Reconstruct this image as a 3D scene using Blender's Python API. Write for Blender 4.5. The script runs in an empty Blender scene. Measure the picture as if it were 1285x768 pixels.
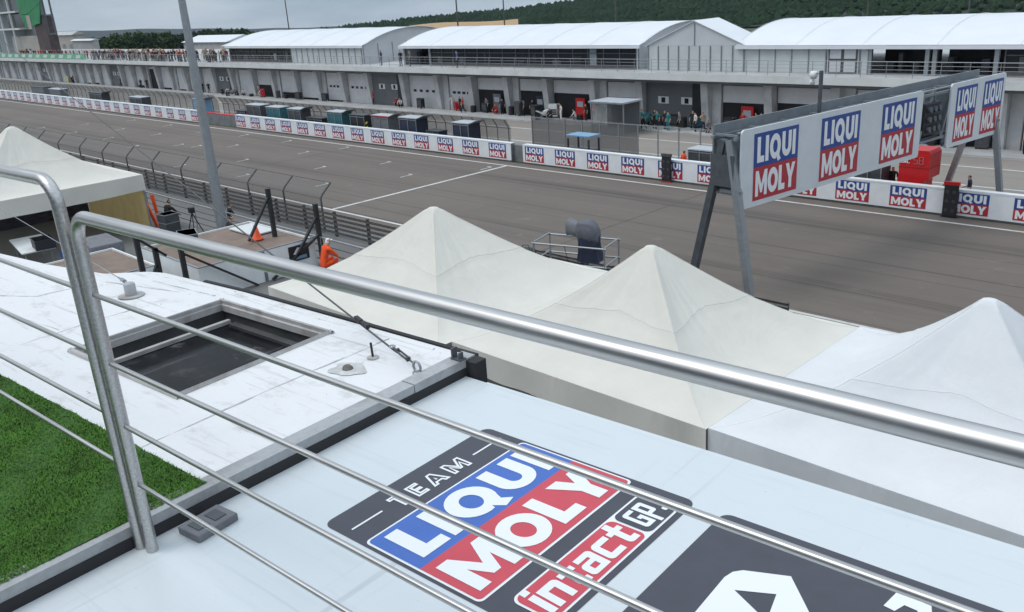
import bpy, bmesh, math, random
from mathutils import Vector, Matrix
from mathutils.geometry import tessellate_polygon
random.seed(7)
S = bpy.context.scene
COL = S.collection
R = math.radians
PI = math.pi

# ------------------------------------------------------------------ materials
def mat(name, col, rough=.7, metal=0., noise=0., nscale=4., bump=0., bscale=40., trans=0., spec=.5, ndetail=5., col2=None, stretch=None, thr=(.35, .65)):
    """principled material with an optional object-space mottling (two colours) and a fine bump"""
    m = bpy.data.materials.new(name); m.use_nodes = True
    nt = m.node_tree; N = nt.nodes; L = nt.links
    b = N['Principled BSDF']
    b.inputs['Roughness'].default_value = rough
    b.inputs['Metallic'].default_value = metal
    b.inputs['Specular IOR Level'].default_value = spec
    c = (*col, 1)
    b.inputs['Base Color'].default_value = c
    tc = None
    if noise or col2 or bump:
        tc = N.new('ShaderNodeTexCoord'); mp = N.new('ShaderNodeMapping')
        L.new(tc.outputs['Object'], mp.inputs[0])
        if stretch: mp.inputs['Scale'].default_value = stretch
    if noise or col2:
        n = N.new('ShaderNodeTexNoise'); n.inputs['Scale'].default_value = nscale; n.inputs['Detail'].default_value = ndetail
        n.inputs['Roughness'].default_value = .62
        L.new(mp.outputs[0], n.inputs['Vector'])
        r = N.new('ShaderNodeValToRGB')
        r.color_ramp.elements[0].position = thr[0]; r.color_ramp.elements[1].position = thr[1]
        a = col2 if col2 else tuple(x * (1 - noise) for x in col)
        bb = col if col2 else tuple(min(1, x * (1 + noise)) for x in col)
        r.color_ramp.elements[0].color = (*a, 1); r.color_ramp.elements[1].color = (*bb, 1)
        L.new(n.outputs['Fac'], r.inputs[0]); L.new(r.outputs[0], b.inputs['Base Color'])
        rr = N.new('ShaderNodeMapRange'); rr.inputs['To Min'].default_value = max(0, rough - .08); rr.inputs['To Max'].default_value = min(1, rough + .08)
        L.new(n.outputs['Fac'], rr.inputs['Value']); L.new(rr.outputs[0], b.inputs['Roughness'])
    if bump:
        n2 = N.new('ShaderNodeTexNoise'); n2.inputs['Scale'].default_value = bscale; n2.inputs['Detail'].default_value = 4
        L.new(mp.outputs[0], n2.inputs['Vector'])
        bp = N.new('ShaderNodeBump'); bp.inputs['Strength'].default_value = bump; bp.inputs['Distance'].default_value = .02
        L.new(n2.outputs['Fac'], bp.inputs['Height']); L.new(bp.outputs[0], b.inputs['Normal'])
    if trans:
        out = N['Material Output']; t = N.new('ShaderNodeBsdfTranslucent'); t.inputs['Color'].default_value = c
        mx = N.new('ShaderNodeMixShader'); mx.inputs[0].default_value = trans
        L.new(b.outputs[0], mx.inputs[1]); L.new(t.outputs[0], mx.inputs[2]); L.new(mx.outputs[0], out.inputs['Surface'])
    return m

def fabric(name, col):
    m = mat(name, col, .8, noise=.03, nscale=1.2, trans=.2)
    nt = m.node_tree; N = nt.nodes; L = nt.links; b = N['Principled BSDF']
    tc = N.new('ShaderNodeTexCoord'); prev = None
    for sc_, vec, st, ds, dist in ((1.3, (1, 1, .4), .38, .09, 1.2), (7., (1, 1, .35), .22, .03, .8), (220., (1, 1, 1), .12, .004, 0)):
        mp = N.new('ShaderNodeMapping'); mp.inputs['Scale'].default_value = vec; L.new(tc.outputs['Object'], mp.inputs[0])
        n = N.new('ShaderNodeTexNoise'); n.inputs['Scale'].default_value = sc_; n.inputs['Detail'].default_value = 5; n.inputs['Distortion'].default_value = dist; n.inputs['Roughness'].default_value = .45
        L.new(mp.outputs[0], n.inputs['Vector'])
        bp = N.new('ShaderNodeBump'); bp.inputs['Strength'].default_value = st; bp.inputs['Distance'].default_value = ds
        L.new(n.outputs['Fac'], bp.inputs['Height'])
        if prev: L.new(prev.outputs[0], bp.inputs['Normal'])
        prev = bp
    L.new(prev.outputs[0], b.inputs['Normal']); return m
M = {}
M['white'] = mat('white paint', (.72, .74, .74), .45, noise=.05, nscale=3)
M['offwhite'] = mat('off white sheet', (.62, .64, .64), .5, noise=.06, nscale=1.5)
M['black'] = mat('black metal', (.018, .019, .022), .5, noise=.2, nscale=9)
M['rubber'] = mat('dark rubber', (.025, .025, .028), .8)
M['steel'] = None
M['galv'] = mat('galvanised steel', (.33, .35, .37), .45, metal=.6, noise=.07, nscale=6)
M['fencegrey'] = mat('weathered fence steel', (.10, .10, .10), .6, metal=.3, noise=.25, nscale=5)
M['gantry'] = mat('blue grey gantry paint', (.19, .215, .235), .5, noise=.12, nscale=2)
M['gantrydark'] = mat('dark gantry steel', (.075, .085, .095), .5, noise=.2, nscale=2)
M['blue'] = mat('logo blue', (.022, .062, .27), .42, noise=.04, nscale=8)
M['red'] = mat('logo red', (.42, .028, .042), .42, noise=.04, nscale=8)
M['print'] = mat('print white', (.78, .8, .82), .4)
M['pblue'] = mat('foil blue', (.05, .135, .46), .36, noise=.05, nscale=9)
M['pred'] = mat('foil red', (.56, .06, .085), .36, noise=.05, nscale=9)
M['pdark'] = mat('foil charcoal', (.052, .055, .072), .38, noise=.08, nscale=12, bump=.02, bscale=120)
M['board'] = mat('signboard white', (.62, .66, .69), .35, noise=.04, nscale=1.2)
M['wall'] = mat('white barrier face', (.74, .76, .78), .5, noise=.05, nscale=1.4)
M['wallgrey'] = mat('bare barrier concrete', (.17, .18, .19), .8, noise=.2, nscale=2)
M['cream'] = fabric('cream tent fabric', (.765, .742, .675))
M['tentwhite'] = fabric('white tent fabric', (.80, .815, .83))
M['ochre'] = mat('ochre tent wall', (.58, .44, .20), .8, noise=.12, nscale=1.5, trans=.35)
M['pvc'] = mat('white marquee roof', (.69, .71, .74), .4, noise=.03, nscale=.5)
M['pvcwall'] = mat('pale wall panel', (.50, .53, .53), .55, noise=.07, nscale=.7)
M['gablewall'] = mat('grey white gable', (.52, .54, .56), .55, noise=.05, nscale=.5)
M['concrete'] = mat('pit concrete', (.42, .425, .425), .8, noise=.14, nscale=.6)
M['column'] = mat('column concrete', (.50, .505, .51), .8, noise=.15, nscale=.8)
M['slab'] = mat('terrace fascia', (.60, .62, .61), .65, noise=.08, nscale=.5)
M['darkwall'] = mat('dark grey cladding', (.14, .15, .16), .6, noise=.1, nscale=.8)
M['door'] = mat('light grey shutter', (.64, .645, .66), .5, noise=.06, nscale=1)
M['inside'] = mat('interior shade black', (.02, .02, .023), .8, noise=.3, nscale=1)  # near-black colour standing in for the shade inside open bays
M['glassdark'] = mat('dark window glass', (.02, .023, .028), .12, spec=.6)
M['green'] = mat('green banner', (.03, .22, .09), .6, noise=.2, nscale=.4)
M['palegreen'] = mat('pale green banner', (.16, .42, .27), .6, noise=.25, nscale=1.5)
M['beige'] = mat('beige block', (.36, .34, .31), .75, noise=.08, nscale=.5)
M['brownsteel'] = mat('brown lattice cladding', (.07, .05, .052), .7, noise=.35, nscale=.8)
M['grass'] = mat('artificial turf', (.05, .14, .018), .75, noise=.35, nscale=14, col2=(.022, .08, .009))
M['blade'] = mat('turf blade', (.082, .20, .026), .65, noise=.25, nscale=5, spec=.3)
M['brown'] = mat('brown plywood', (.20, .145, .115), .7, noise=.18, nscale=1.5)
M['tarpblue'] = mat('blue tarpaulin', (.015, .085, .33), .5, noise=.1)
M['tarpgrey'] = mat('grey cover', (.16, .165, .18), .7, noise=.15)
M['purple'] = mat('dark striped cloth', (.045, .042, .06), .8, noise=.5, nscale=3, stretch=(1, 1, 9))
M['orange'] = mat('signal orange', (.80, .095, .02), .6, noise=.08)
M['redpaint'] = mat('red booth paint', (.60, .012, .016), .4, noise=.05)
M['teal'] = mat('teal panel', (.03, .13, .16), .5, noise=.15)
M['navy'] = mat('navy panel', (.022, .03, .055), .55, noise=.2)
M['cart'] = mat('cart grey', (.06, .065, .072), .55, noise=.25)
M['cartlight'] = mat('cart light roof', (.42, .45, .48), .5, noise=.1)
M['skyblue'] = mat('light blue roof', (.17, .33, .5), .5, noise=.1)
M['yellow'] = mat('hazard yellow', (.62, .55, .03), .5)
M['covergrey'] = mat('grey rain cover', (.10, .105, .125), .55, noise=.15, nscale=5, bump=.5, bscale=9)
M['covernavy'] = mat('navy rain cover', (.018, .024, .055), .5, noise=.25, nscale=5, bump=.5, bscale=9)
M['bark'] = mat('bark', (.07, .055, .04), .9)
M['skin'] = mat('skin', (.46, .27, .19), .6)
M['field'] = mat('dry field', (.40, .26, .13), .9, noise=.1, nscale=.02)

def brushed():
    m = bpy.data.materials.new('brushed stainless'); m.use_nodes = True
    nt = m.node_tree; N = nt.nodes; L = nt.links; b = N['Principled BSDF']
    b.inputs['Metallic'].default_value = 1.
    tc = N.new('ShaderNodeTexCoord'); mp = N.new('ShaderNodeMapping'); mp.inputs['Scale'].default_value = (1.2, 45, 45)
    L.new(tc.outputs['Object'], mp.inputs[0])
    n = N.new('ShaderNodeTexNoise'); n.inputs['Scale'].default_value = 3; n.inputs['Detail'].default_value = 6
    L.new(mp.outputs[0], n.inputs['Vector'])
    r = N.new('ShaderNodeValToRGB'); r.color_ramp.elements[0].color = (.43, .425, .415, 1); r.color_ramp.elements[1].color = (.62, .61, .60, 1)
    r.color_ramp.elements[0].position = .3; r.color_ramp.elements[1].position = .7
    L.new(n.outputs['Fac'], r.inputs[0]); L.new(r.outputs[0], b.inputs['Base Color'])
    mr = N.new('ShaderNodeMapRange'); mr.inputs['To Min'].default_value = .30; mr.inputs['To Max'].default_value = .46
    L.new(n.outputs['Fac'], mr.inputs['Value']); L.new(mr.outputs[0], b.inputs['Roughness'])
    bp = N.new('ShaderNodeBump'); bp.inputs['Strength'].default_value = .10; bp.inputs['Distance'].default_value = .002
    L.new(n.outputs['Fac'], bp.inputs['Height']); L.new(bp.outputs[0], b.inputs['Normal'])
    return m
M['steel'] = brushed()

def layered(name, base, streak, rough, patches, sscale, bump=.15, bscale=60, spec=.4, pscale=.5, pthr=(.5, .72), dirt=None, grain=.35):
    """large wear patches plus directional streaks on a base colour"""
    m = bpy.data.materials.new(name); m.use_nodes = True
    nt = m.node_tree; N = nt.nodes; L = nt.links; b = N['Principled BSDF']
    b.inputs['Specular IOR Level'].default_value = spec; b.inputs['Roughness'].default_value = rough
    tc = N.new('ShaderNodeTexCoord')
    def noise(scale, vec, det=6):
        mp = N.new('ShaderNodeMapping'); mp.inputs['Scale'].default_value = vec; L.new(tc.outputs['Object'], mp.inputs[0])
        n = N.new('ShaderNodeTexNoise'); n.inputs['Scale'].default_value = scale; n.inputs['Detail'].default_value = det
        n.inputs['Roughness'].default_value = .65
        L.new(mp.outputs[0], n.inputs['Vector']); return n
    def mix(fac, c1, c2, mode='MIX'):
        x = N.new('ShaderNodeMix'); x.data_type = 'RGBA'; x.blend_type = mode
        L.new(fac, x.inputs['Factor'])
        if isinstance(c1, tuple): x.inputs['A'].default_value = (*c1, 1)
        else: L.new(c1, x.inputs['A'])
        x.inputs['B'].default_value = (*c2, 1)
        return x.outputs['Result']
    def rng(sock, a, b_):
        r = N.new('ShaderNodeMapRange'); r.inputs['From Min'].default_value = a; r.inputs['From Max'].default_value = b_
        r.clamp = True; L.new(sock, r.inputs['Value']); return r.outputs[0]
    c = mix(rng(noise(1., sscale).outputs['Fac'], .42, .75), base, streak)
    c = mix(rng(noise(pscale, (1, 1, 1)).outputs['Fac'], *pthr), c, patches)
    for dcol, dscale, dvec, d0, d1 in (dirt or []):
        c = mix(rng(noise(dscale, dvec, 8).outputs['Fac'], d0, d1), c, dcol)
    g = noise(bscale, (1, 1, 1), 3)
    c2 = N.new('ShaderNodeMix'); c2.data_type = 'RGBA'; c2.blend_type = 'MULTIPLY'; c2.inputs['Factor'].default_value = grain
    L.new(c, c2.inputs['A']); L.new(g.outputs['Fac'], c2.inputs['B'])
    ga = N.new('ShaderNodeMix'); ga.data_type = 'RGBA'; ga.blend_type = 'MULTIPLY'; ga.inputs['Factor'].default_value = 1.
    L.new(c2.outputs['Result'], ga.inputs['A']); ga.inputs['B'].default_value = ((1+.57*grain),)*3 + (1,)
    L.new(ga.outputs['Result'], b.inputs['Base Color'])
    bp = N.new('ShaderNodeBump'); bp.inputs['Strength'].default_value = bump; bp.inputs['Distance'].default_value = .01
    L.new(g.outputs['Fac'], bp.inputs['Height']); L.new(bp.outputs[0], b.inputs['Normal'])
    return m
M['track'] = layered('track asphalt', (.152, .129, .111), (.126, .107, .093), .85, (.166, .142, .122), (.012, .8, 1), pscale=.10, bscale=45, dirt=[((.085, .072, .062), 1., (.006, 2.6, 1), .56, .70), ((.19, .165, .14), 1.4, (.5, .5, 1), .60, .74), ((.075, .065, .058), .35, (.03, 1.1, 1), .55, .72)])
M['pitlane'] = layered('pit lane concrete', (.27, .245, .22), (.23, .205, .185), .85, (.31, .28, .25), (.03, .6, 1), pscale=.15, bscale=20)
M['paddock'] = layered('paddock asphalt', (.15, .147, .142), (.125, .123, .12), .85, (.18, .175, .17), (.3, .3, 1), pscale=.3, bscale=30)
M['whiteroof'] = layered('white painted roof', (.725, .725, .73), (.69, .695, .70), .55, (.66, .665, .66), (.5, 4, 1), pscale=1.3, bscale=40, bump=.06, pthr=(.55, .8), grain=.06, dirt=[((.50, .49, .47), 5.5, (1, 1.6, 1), .55, .74), ((.22, .21, .20), 26, (1, 1, 1), .66, .73), ((.36, .345, .33), 2.2, (.6, 9, 1), .58, .76)])
M['panelroof'] = layered('glossy roof panel', (.60, .645, .668), (.59, .635, .658), .26, (.565, .62, .655), (2.5, .5, 1), pscale=.9, bscale=90, bump=.006, pthr=(.5, .9), spec=.5, grain=.03, dirt=[((.53, .575, .60), 5, (.5, 4, 1), .54, .78), ((.38, .40, .41), 30, (1, 1, 1), .67, .74), ((.47, .51, .53), 1.3, (16, .3, 1), .60, .72), ((.49, .53, .55), 1.1, (.35, 18, 1), .62, .74)])
M['linepaint'] = layered('worn line paint', (.62, .62, .60), (.50, .50, .48), .7, (.33, .32, .31), (.5, .5, 1), pscale=1.5, pthr=(.52, .75))
M['trim'] = layered('weathered aluminium trim', (.40, .41, .42), (.33, .34, .35), .5, (.26, .26, .26), (4, .5, 1), pscale=3, bscale=40, bump=.05)
M['frameold'] = layered('old skylight frame', (.46, .455, .45), (.38, .37, .36), .7, (.20, .17, .15), (3, 3, 3), pscale=5, bscale=40, bump=.1)

M['shaft'] = mat('dark skylight shaft', (.055, .055, .057), .7, noise=.25, nscale=5)
def groundmat():
    m = bpy.data.materials.new('open ground'); m.use_nodes = True
    nt = m.node_tree; N = nt.nodes; L = nt.links; b = N['Principled BSDF']; b.inputs['Roughness'].default_value = .95
    tc = N.new('ShaderNodeTexCoord')
    n = N.new('ShaderNodeTexNoise'); n.inputs['Scale'].default_value = .01; n.inputs['Detail'].default_value = 8
    L.new(tc.outputs['Object'], n.inputs['Vector'])
    r = N.new('ShaderNodeValToRGB'); e = r.color_ramp.elements
    e[0].position = .35; e[0].color = (.035, .06, .022, 1); e[1].position = .7; e[1].color = (.075, .095, .04, 1)
    L.new(n.outputs['Fac'], r.inputs[0]); L.new(r.outputs[0], b.inputs['Base Color'])
    return m
M['ground'] = groundmat()
M['forest'] = mat('forest leaves', (.022, .043, .022), .9, noise=.25, nscale=.02, spec=.1)
M['hillfloor'] = mat('forest floor', (.016, .030, .016), .95, noise=.3, nscale=.01)
M['farhill'] = mat('distant woods', (.008, .015, .014), .95, noise=.3, nscale=.006)
M['leafdark'] = mat('dark tree leaves', (.026, .050, .022), .85, noise=.4, nscale=.6, spec=.25)
M['leaflight'] = mat('lighter tree leaves', (.045, .078, .030), .85, noise=.4, nscale=.6, spec=.25)

def netmat(name, col, cell, wire):
    m = bpy.data.materials.new(name); m.use_nodes = True
    nt = m.node_tree; N = nt.nodes; L = nt.links; b = N['Principled BSDF']
    b.inputs['Base Color'].default_value = (*col, 1); b.inputs['Roughness'].default_value = .6; b.inputs['Metallic'].default_value = .4
    tc = N.new('ShaderNodeTexCoord'); sp = N.new('ShaderNodeSeparateXYZ'); L.new(tc.outputs['Object'], sp.inputs[0])
    def line(ax):
        a = N.new('ShaderNodeMath'); a.operation = 'MULTIPLY'; a.inputs[1].default_value = 1 / cell; L.new(sp.outputs[ax], a.inputs[0])
        f = N.new('ShaderNodeMath'); f.operation = 'FRACT'; L.new(a.outputs[0], f.inputs[0])
        g = N.new('ShaderNodeMath'); g.operation = 'LESS_THAN'; g.inputs[1].default_value = wire / cell; L.new(f.outputs[0], g.inputs[0])
        return g
    g = N.new('ShaderNodeMath'); g.operation = 'MAXIMUM'; L.new(line('X').outputs[0], g.inputs[0]); L.new(line('Z').outputs[0], g.inputs[1])
    t = N.new('ShaderNodeBsdfTransparent'); mx = N.new('ShaderNodeMixShader')
    L.new(g.outputs[0], mx.inputs[0]); L.new(t.outputs[0], mx.inputs[1]); L.new(b.outputs[0], mx.inputs[2])
    L.new(mx.outputs[0], N['Material Output'].inputs['Surface'])
    return m
M['net'] = netmat('wire mesh', (.17, .17, .17), .06, .018)
M['opennet'] = netmat('open wire mesh', (.14, .14, .14), .06, .010)

# ------------------------------------------------------------------ mesh builder
ORG = {}
class MB:
    def __init__(s): s.v = []; s.f = []; s.mi = []; s.sm = []
    def add(s, vs, fs, mi=0, smooth=False):
        o = len(s.v); s.v += [tuple(p) for p in vs]
        for f in fs: s.f.append([o + i for i in f]); s.mi.append(mi); s.sm.append(smooth)
        return s
    def box(s, x0, x1, y0, y1, z0, z1, mi=0):
        v = [(x, y, z) for z in (z0, z1) for y in (y0, y1) for x in (x0, x1)]
        return s.add(v, [(0, 2, 3, 1), (4, 5, 7, 6), (0, 1, 5, 4), (2, 6, 7, 3), (0, 4, 6, 2), (1, 3, 7, 5)], mi)
    def cbox(s, c, d, mi=0): return s.box(c[0]-d[0]/2, c[0]+d[0]/2, c[1]-d[1]/2, c[1]+d[1]/2, c[2]-d[2]/2, c[2]+d[2]/2, mi)
    def bar(s, p, q, w, h=None, mi=0):
        h = h or w; p = Vector(p); q = Vector(q); d = (q - p).normalized()
        up = Vector((0, 0, 1)) if abs(d.z) < .95 else Vector((0, 1, 0))
        a = d.cross(up).normalized() * (w / 2); b = a.cross(d).normalized() * (h / 2)
        v = [c + x * a + y * b for c in (p, q) for x, y in ((-1, -1), (1, -1), (1, 1), (-1, 1))]
        return s.add(v, [(0, 1, 2, 3), (7, 6, 5, 4), (0, 4, 5, 1), (1, 5, 6, 2), (2, 6, 7, 3), (3, 7, 4, 0)], mi)
    def tube(s, pts, r, n=8, mi=0, caps=True, smooth=True):
        pts = [Vector(p) for p in pts]; k = len(pts); rs = r if isinstance(r, (list, tuple)) else [r] * k
        ref = None; rings = []
        for i, p in enumerate(pts):
            d = (pts[min(i + 1, k - 1)] - pts[max(i - 1, 0)]).normalized()
            if ref is None:
                ref = d.cross(Vector((0, 0, 1)) if abs(d.z) < .9 else Vector((0, 1, 0))).normalized()
            a = (ref - d * ref.dot(d)).normalized(); b = d.cross(a); ref = a
            rings.append([p + (a * math.cos(2*PI*j/n) + b * math.sin(2*PI*j/n)) * rs[i] for j in range(n)])
        v = [x for g in rings for x in g]
        f = [(i*n+j, i*n+(j+1) % n, (i+1)*n+(j+1) % n, (i+1)*n+j) for i in range(k-1) for j in range(n)]
        s.add(v, f, mi, smooth)
        if caps:
            s.add(rings[0], [tuple(range(n))[::-1]], mi); s.add(rings[-1], [tuple(range(n))], mi)
        return s
    def lathe(s, prof, c=(0, 0, 0), n=16, mi=0, smooth=True):
        v = [(c[0] + r*math.cos(2*PI*j/n), c[1] + r*math.sin(2*PI*j/n), c[2] + z) for r, z in prof for j in range(n)]
        f = [(i*n+j, i*n+(j+1) % n, (i+1)*n+(j+1) % n, (i+1)*n+j) for i in range(len(prof)-1) for j in range(n)]
        return s.add(v, f, mi, smooth)
    def prism(s, poly, O, ex, ey, ez, mi=0, caps=True):
        """2D outline extruded along ez"""
        O, ex, ey, ez = map(Vector, (O, ex, ey, ez)); n = len(poly)
        a = [O + ex*x + ey*y for x, y in poly]; b = [p + ez for p in a]
        s.add(a + b, [(i, (i+1) % n, n+(i+1) % n, n+i) for i in range(n)], mi)
        if caps:
            t = tessellate_polygon([[Vector((x, y, 0)) for x, y in poly]])
            s.add(a + b, [tuple(x) for x in t] + [tuple(n + i for i in x)[::-1] for x in t], mi)
        return s
    def flat(s, loops, O, ex, ey, mi=0):
        """filled flat polygon with holes; loops are 2D"""
        O, ex, ey = map(Vector, (O, ex, ey))
        P = [[Vector((x, y, 0)) for x, y in l] for l in loops]
        t = tessellate_polygon(P); allp = [p for l in P for p in l]
        nrm = ex.cross(ey); fs = []
        for tri in t:
            a, b, c = (allp[i] for i in tri)
            fs.append(tuple(tri) if (b-a).cross(c-a).z > 0 else tuple(tri)[::-1])
        return s.add([O + ex*p.x + ey*p.y for p in allp], fs, mi)
    def ico(s, c, r, mi=0, sub=1, jit=.0, sq=(1, 1, 1)):
        bm = bmesh.new(); bmesh.ops.create_icosphere(bm, subdivisions=sub, radius=1)
        v = []
        for q in bm.verts:
            k = 1 + random.uniform(-jit, jit)
            v.append((c[0] + q.co.x*r*sq[0]*k, c[1] + q.co.y*r*sq[1]*k, c[2] + q.co.z*r*sq[2]*k))
        f = [tuple(x.index for x in q.verts) for q in bm.faces]; bm.free()
        return s.add(v, f, mi, True)
    def mesh(s, name, mats, origin=(0, 0, 0), bevel=0):
        me = bpy.data.meshes.new(name); o = origin
        me.from_pydata([(x-o[0], y-o[1], z-o[2]) for x, y, z in s.v], [], s.f)
        for m in (mats if isinstance(mats, (list, tuple)) else [mats]): me.materials.append(M[m] if isinstance(m, str) else m)
        me.polygons.foreach_set('material_index', s.mi); me.polygons.foreach_set('use_smooth', s.sm)
        me.update(); return me
    def build(s, name, mats, parent=None, label=None, origin=None, bevel=0):
        org = origin if origin is not None else (ORG.get(parent.name, (0, 0, 0)) if parent is not None else (0, 0, 0))
        o = bpy.data.objects.new(name, s.mesh(name, mats, org)); COL.objects.link(o)
        if parent is not None and parent.name in ORG: ORG[o.name] = org
        if parent is not None: o.parent = parent
        elif origin is not None: o.location = origin
        if label: o['label'] = label
        if bevel:
            b = o.modifiers.new('edge', 'BEVEL'); b.width = bevel; b.segments = 2; b.limit_method = 'ANGLE'
        return o

def thing(name, label, cat, loc=(0, 0, 0), rz=0, group=None, world=False):
    """Empty at the thing's base; world=True means its parts are given in world coordinates"""
    o = bpy.data.objects.new(name, None); COL.objects.link(o); o.location = loc; o.rotation_euler = (0, 0, rz)
    o.empty_display_size = .2
    o['label'] = label; o['category'] = cat
    if group: o['group'] = group
    if world: ORG[o.name] = loc
    return o
def tag(o, label, cat, group=None):
    o['label'] = label; o['category'] = cat
    if group: o['group'] = group
    return o
def struct(o): o['kind'] = 'structure'; return o
def kids(o): return [c for c in bpy.data.objects if c.parent == o]
def dup(root, loc, rz=0, label=None, group=None):
    def cp(o, par):
        c = o.copy(); COL.objects.link(c)
        if par: c.parent = par
        for k in kids(o): cp(k, c)
        return c
    r = cp(root, None); r.location = loc; r.rotation_euler = (0, 0, rz)
    if label: r['label'] = label
    if group: r['group'] = group
    return r
def rrect(x0, x1, y0, y1, r, n=5):
    p = []
    for cx, cy, a in ((x1-r, y0+r, -90), (x1-r, y1-r, 0), (x0+r, y1-r, 90), (x0+r, y0+r, 180)):
        for i in range(n+1):
            t = R(a + 90*i/n); p.append((cx + r*math.cos(t), cy + r*math.sin(t)))
    return p

# ------------------------------------------------------------------ lettering (own outlines)
def arc(cx, cy, rx, ry, a0, a1, n=14): return [(cx + rx*math.cos(R(a0+(a1-a0)*i/n)), cy + ry*math.sin(R(a0+(a1-a0)*i/n))) for i in range(n+1)]
def ring(cx, cy, rx, ry, w, h): return [arc(cx, cy, rx, ry, 0, 360, 28)[:-1], arc(cx, cy, rx-w, ry-h, 0, 360, 28)[:-1]]
GL = {
 'L': (.60, [[(0, 0), (.6, 0), (.6, .25), (.28, .25), (.28, 1), (0, 1)]]),
 'I': (.28, [[(0, 0), (.28, 0), (.28, 1), (0, 1)]]),
 'Q': (.98, [arc(.48, .5, .48, .5, -30, 282, 26) + [(.60, .10), (.74, -.12), (1.0, -.04), (.86, .13)], arc(.48, .5, .20, .25, 0, 360, 22)[:-1]]),
 'O': (.96, ring(.48, .5, .48, .5, .28, .25)),
 'U': (.84, [[(0, 1), (0, .40)] + arc(.42, .40, .42, .40, 180, 360, 16) + [(.84, 1), (.56, 1), (.56, .40)] + arc(.42, .40, .14, .15, 360, 180, 10) + [(.28, 1)]]),
 'M': (1.06, [[(0, 0), (.26, 0), (.26, .55), (.45, .12), (.61, .12), (.80, .55), (.80, 0), (1.06, 0), (1.06, 1), (.80, 1), (.53, .45), (.26, 1), (0, 1)]]),
 'Y': (.92, [[(.32, 0), (.60, 0), (.60, .40), (.92, 1), (.61, 1), (.46, .66), (.31, 1), (0, 1), (.32, .40)]]),
 'T': (.72, [[(.22, 0), (.50, 0), (.50, .74), (.72, .74), (.72, 1), (0, 1), (0, .74), (.22, .74)]]),
 'E': (.62, [[(0, 0), (.62, 0), (.62, .24), (.27, .24), (.27, .39), (.56, .39), (.56, .61), (.27, .61), (.27, .76), (.62, .76), (.62, 1), (0, 1)]]),
 'A': (.94, [[(0, 0), (.28, 0), (.34, .18), (.60, .18), (.66, 0), (.94, 0), (.60, 1), (.34, 1)], [(.41, .38), (.53, .38), (.47, .62)]]),
 'i': (.2, [[(0, 0), (.2, 0), (.2, .66), (0, .66)], ]),
 'n': (.62, [[(0, 0), (.2, 0), (.2, .47), (.42, .47), (.42, 0), (.62, 0), (.62, .52)] + arc(.48, .52, .14, .14, 0, 90, 5) + [(0, .66)]]),
 't': (.5, [[(.14, .13)] + arc(.27, .13, .13, .13, 180, 270, 5) + [(.5, 0), (.5, .17), (.34, .17), (.34, .48), (.5, .48), (.5, .64), (.34, .64), (.34, .86), (.14, .86), (.14, .64), (0, .64), (0, .48), (.14, .48)]]),
 'a': (.62, [[(.12, 0), (.62, 0), (.62, .54)] + arc(.50, .54, .12, .12, 0, 90, 5) + [(.06, .66), (.06, .50), (.42, .50), (.42, .42), (.12, .42)] + arc(.12, .30, .12, .12, 90, 180, 4) + [(0, .12)] + arc(.12, .12, .12, .12, 180, 270, 4), [(.20, .14), (.42, .14), (.42, .29), (.20, .29)]]),
 'c': (.58, [[(.14, 0), (.58, 0), (.58, .17), (.2, .17), (.2, .49), (.58, .49), (.58, .66), (.14, .66)] + arc(.14, .52, .14, .14, 90, 180, 5) + arc(.14, .14, .14, .14, 180, 270, 5)]),
}
def offset_poly(poly, d):
    n = len(poly); out = []
    ar = sum(poly[i][0]*poly[(i+1) % n][1]-poly[(i+1) % n][0]*poly[i][1] for i in range(n))
    sg = 1 if ar > 0 else -1
    for i in range(n):
        p0, p1, p2 = (Vector(poly[j]) for j in ((i-1) % n, i, (i+1) % n))
        a = (p1-p0).normalized(); b = (p2-p1).normalized()
        na = Vector((-a.y, a.x))*sg; nb = Vector((-b.y, b.x))*sg
        k = (na+nb); l = max(.35, 1 + na.dot(nb)); q = p1 + k*(d/l); out.append((q.x, q.y))
    return out
def word(mb, txt, O, ex, ey, x0, x1, y0, y1, mi, gap=.09, shear=0., outline=0.):
    """white lettering fitted into a rectangle of a board plane (ex, ey in board units)"""
    tot = sum(GL[c][0] for c in txt) + gap*(len(txt)-1); k = (x1-x0)/tot; h = y1-y0; x = 0
    for c in txt:
        w, loops = GL[c]
        def tr(p): return (x0 + (x + p[0] + shear*p[1])*k, y0 + p[1]*h)
        parts = [loops]
        if c == 'i': parts = [loops, [[(0, .74), (.2, .74), (.2, .9), (0, .9)]]]
        for lp in parts:
            q = [[tr(p) for p in l] for l in lp]
            if outline:
                for l in q: mb.flat([l, offset_poly(l, outline)], O, ex, ey, mi)
            else: mb.flat(q, O, ex, ey, mi)
        x += w + gap
def logo(mb, O, ex, ey, nz, w, h, eps=.006, mi=(0, 1, 2), border=0.):
    """two-line logo: blue upper half, red lower half, white letters; O = lower left corner"""
    O = Vector(O); ex = Vector(ex); ey = Vector(ey); nz = Vector(nz)
    if border: mb.flat([[(-border, -border), (w+border, -border), (w+border, h+border), (-border, h+border)]], O, ex, ey, mi[2])
    o1 = O + nz*eps
    mb.flat([[(0, h*.5), (w, h*.5), (w, h), (0, h)]], o1, ex, ey, mi[0])
    mb.flat([[(0, 0), (w, 0), (w, h*.5), (0, h*.5)]], o1, ex, ey, mi[1])
    o2 = O + nz*eps*2
    word(mb, 'LIQUI', o2, ex, ey, w*.07, w*.93, h*.565, h*.945, mi[2], gap=.10)
    word(mb, 'MOLY', o2, ex, ey, w*.05, w*.95, h*.06, h*.445, mi[2], gap=.05)

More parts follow.
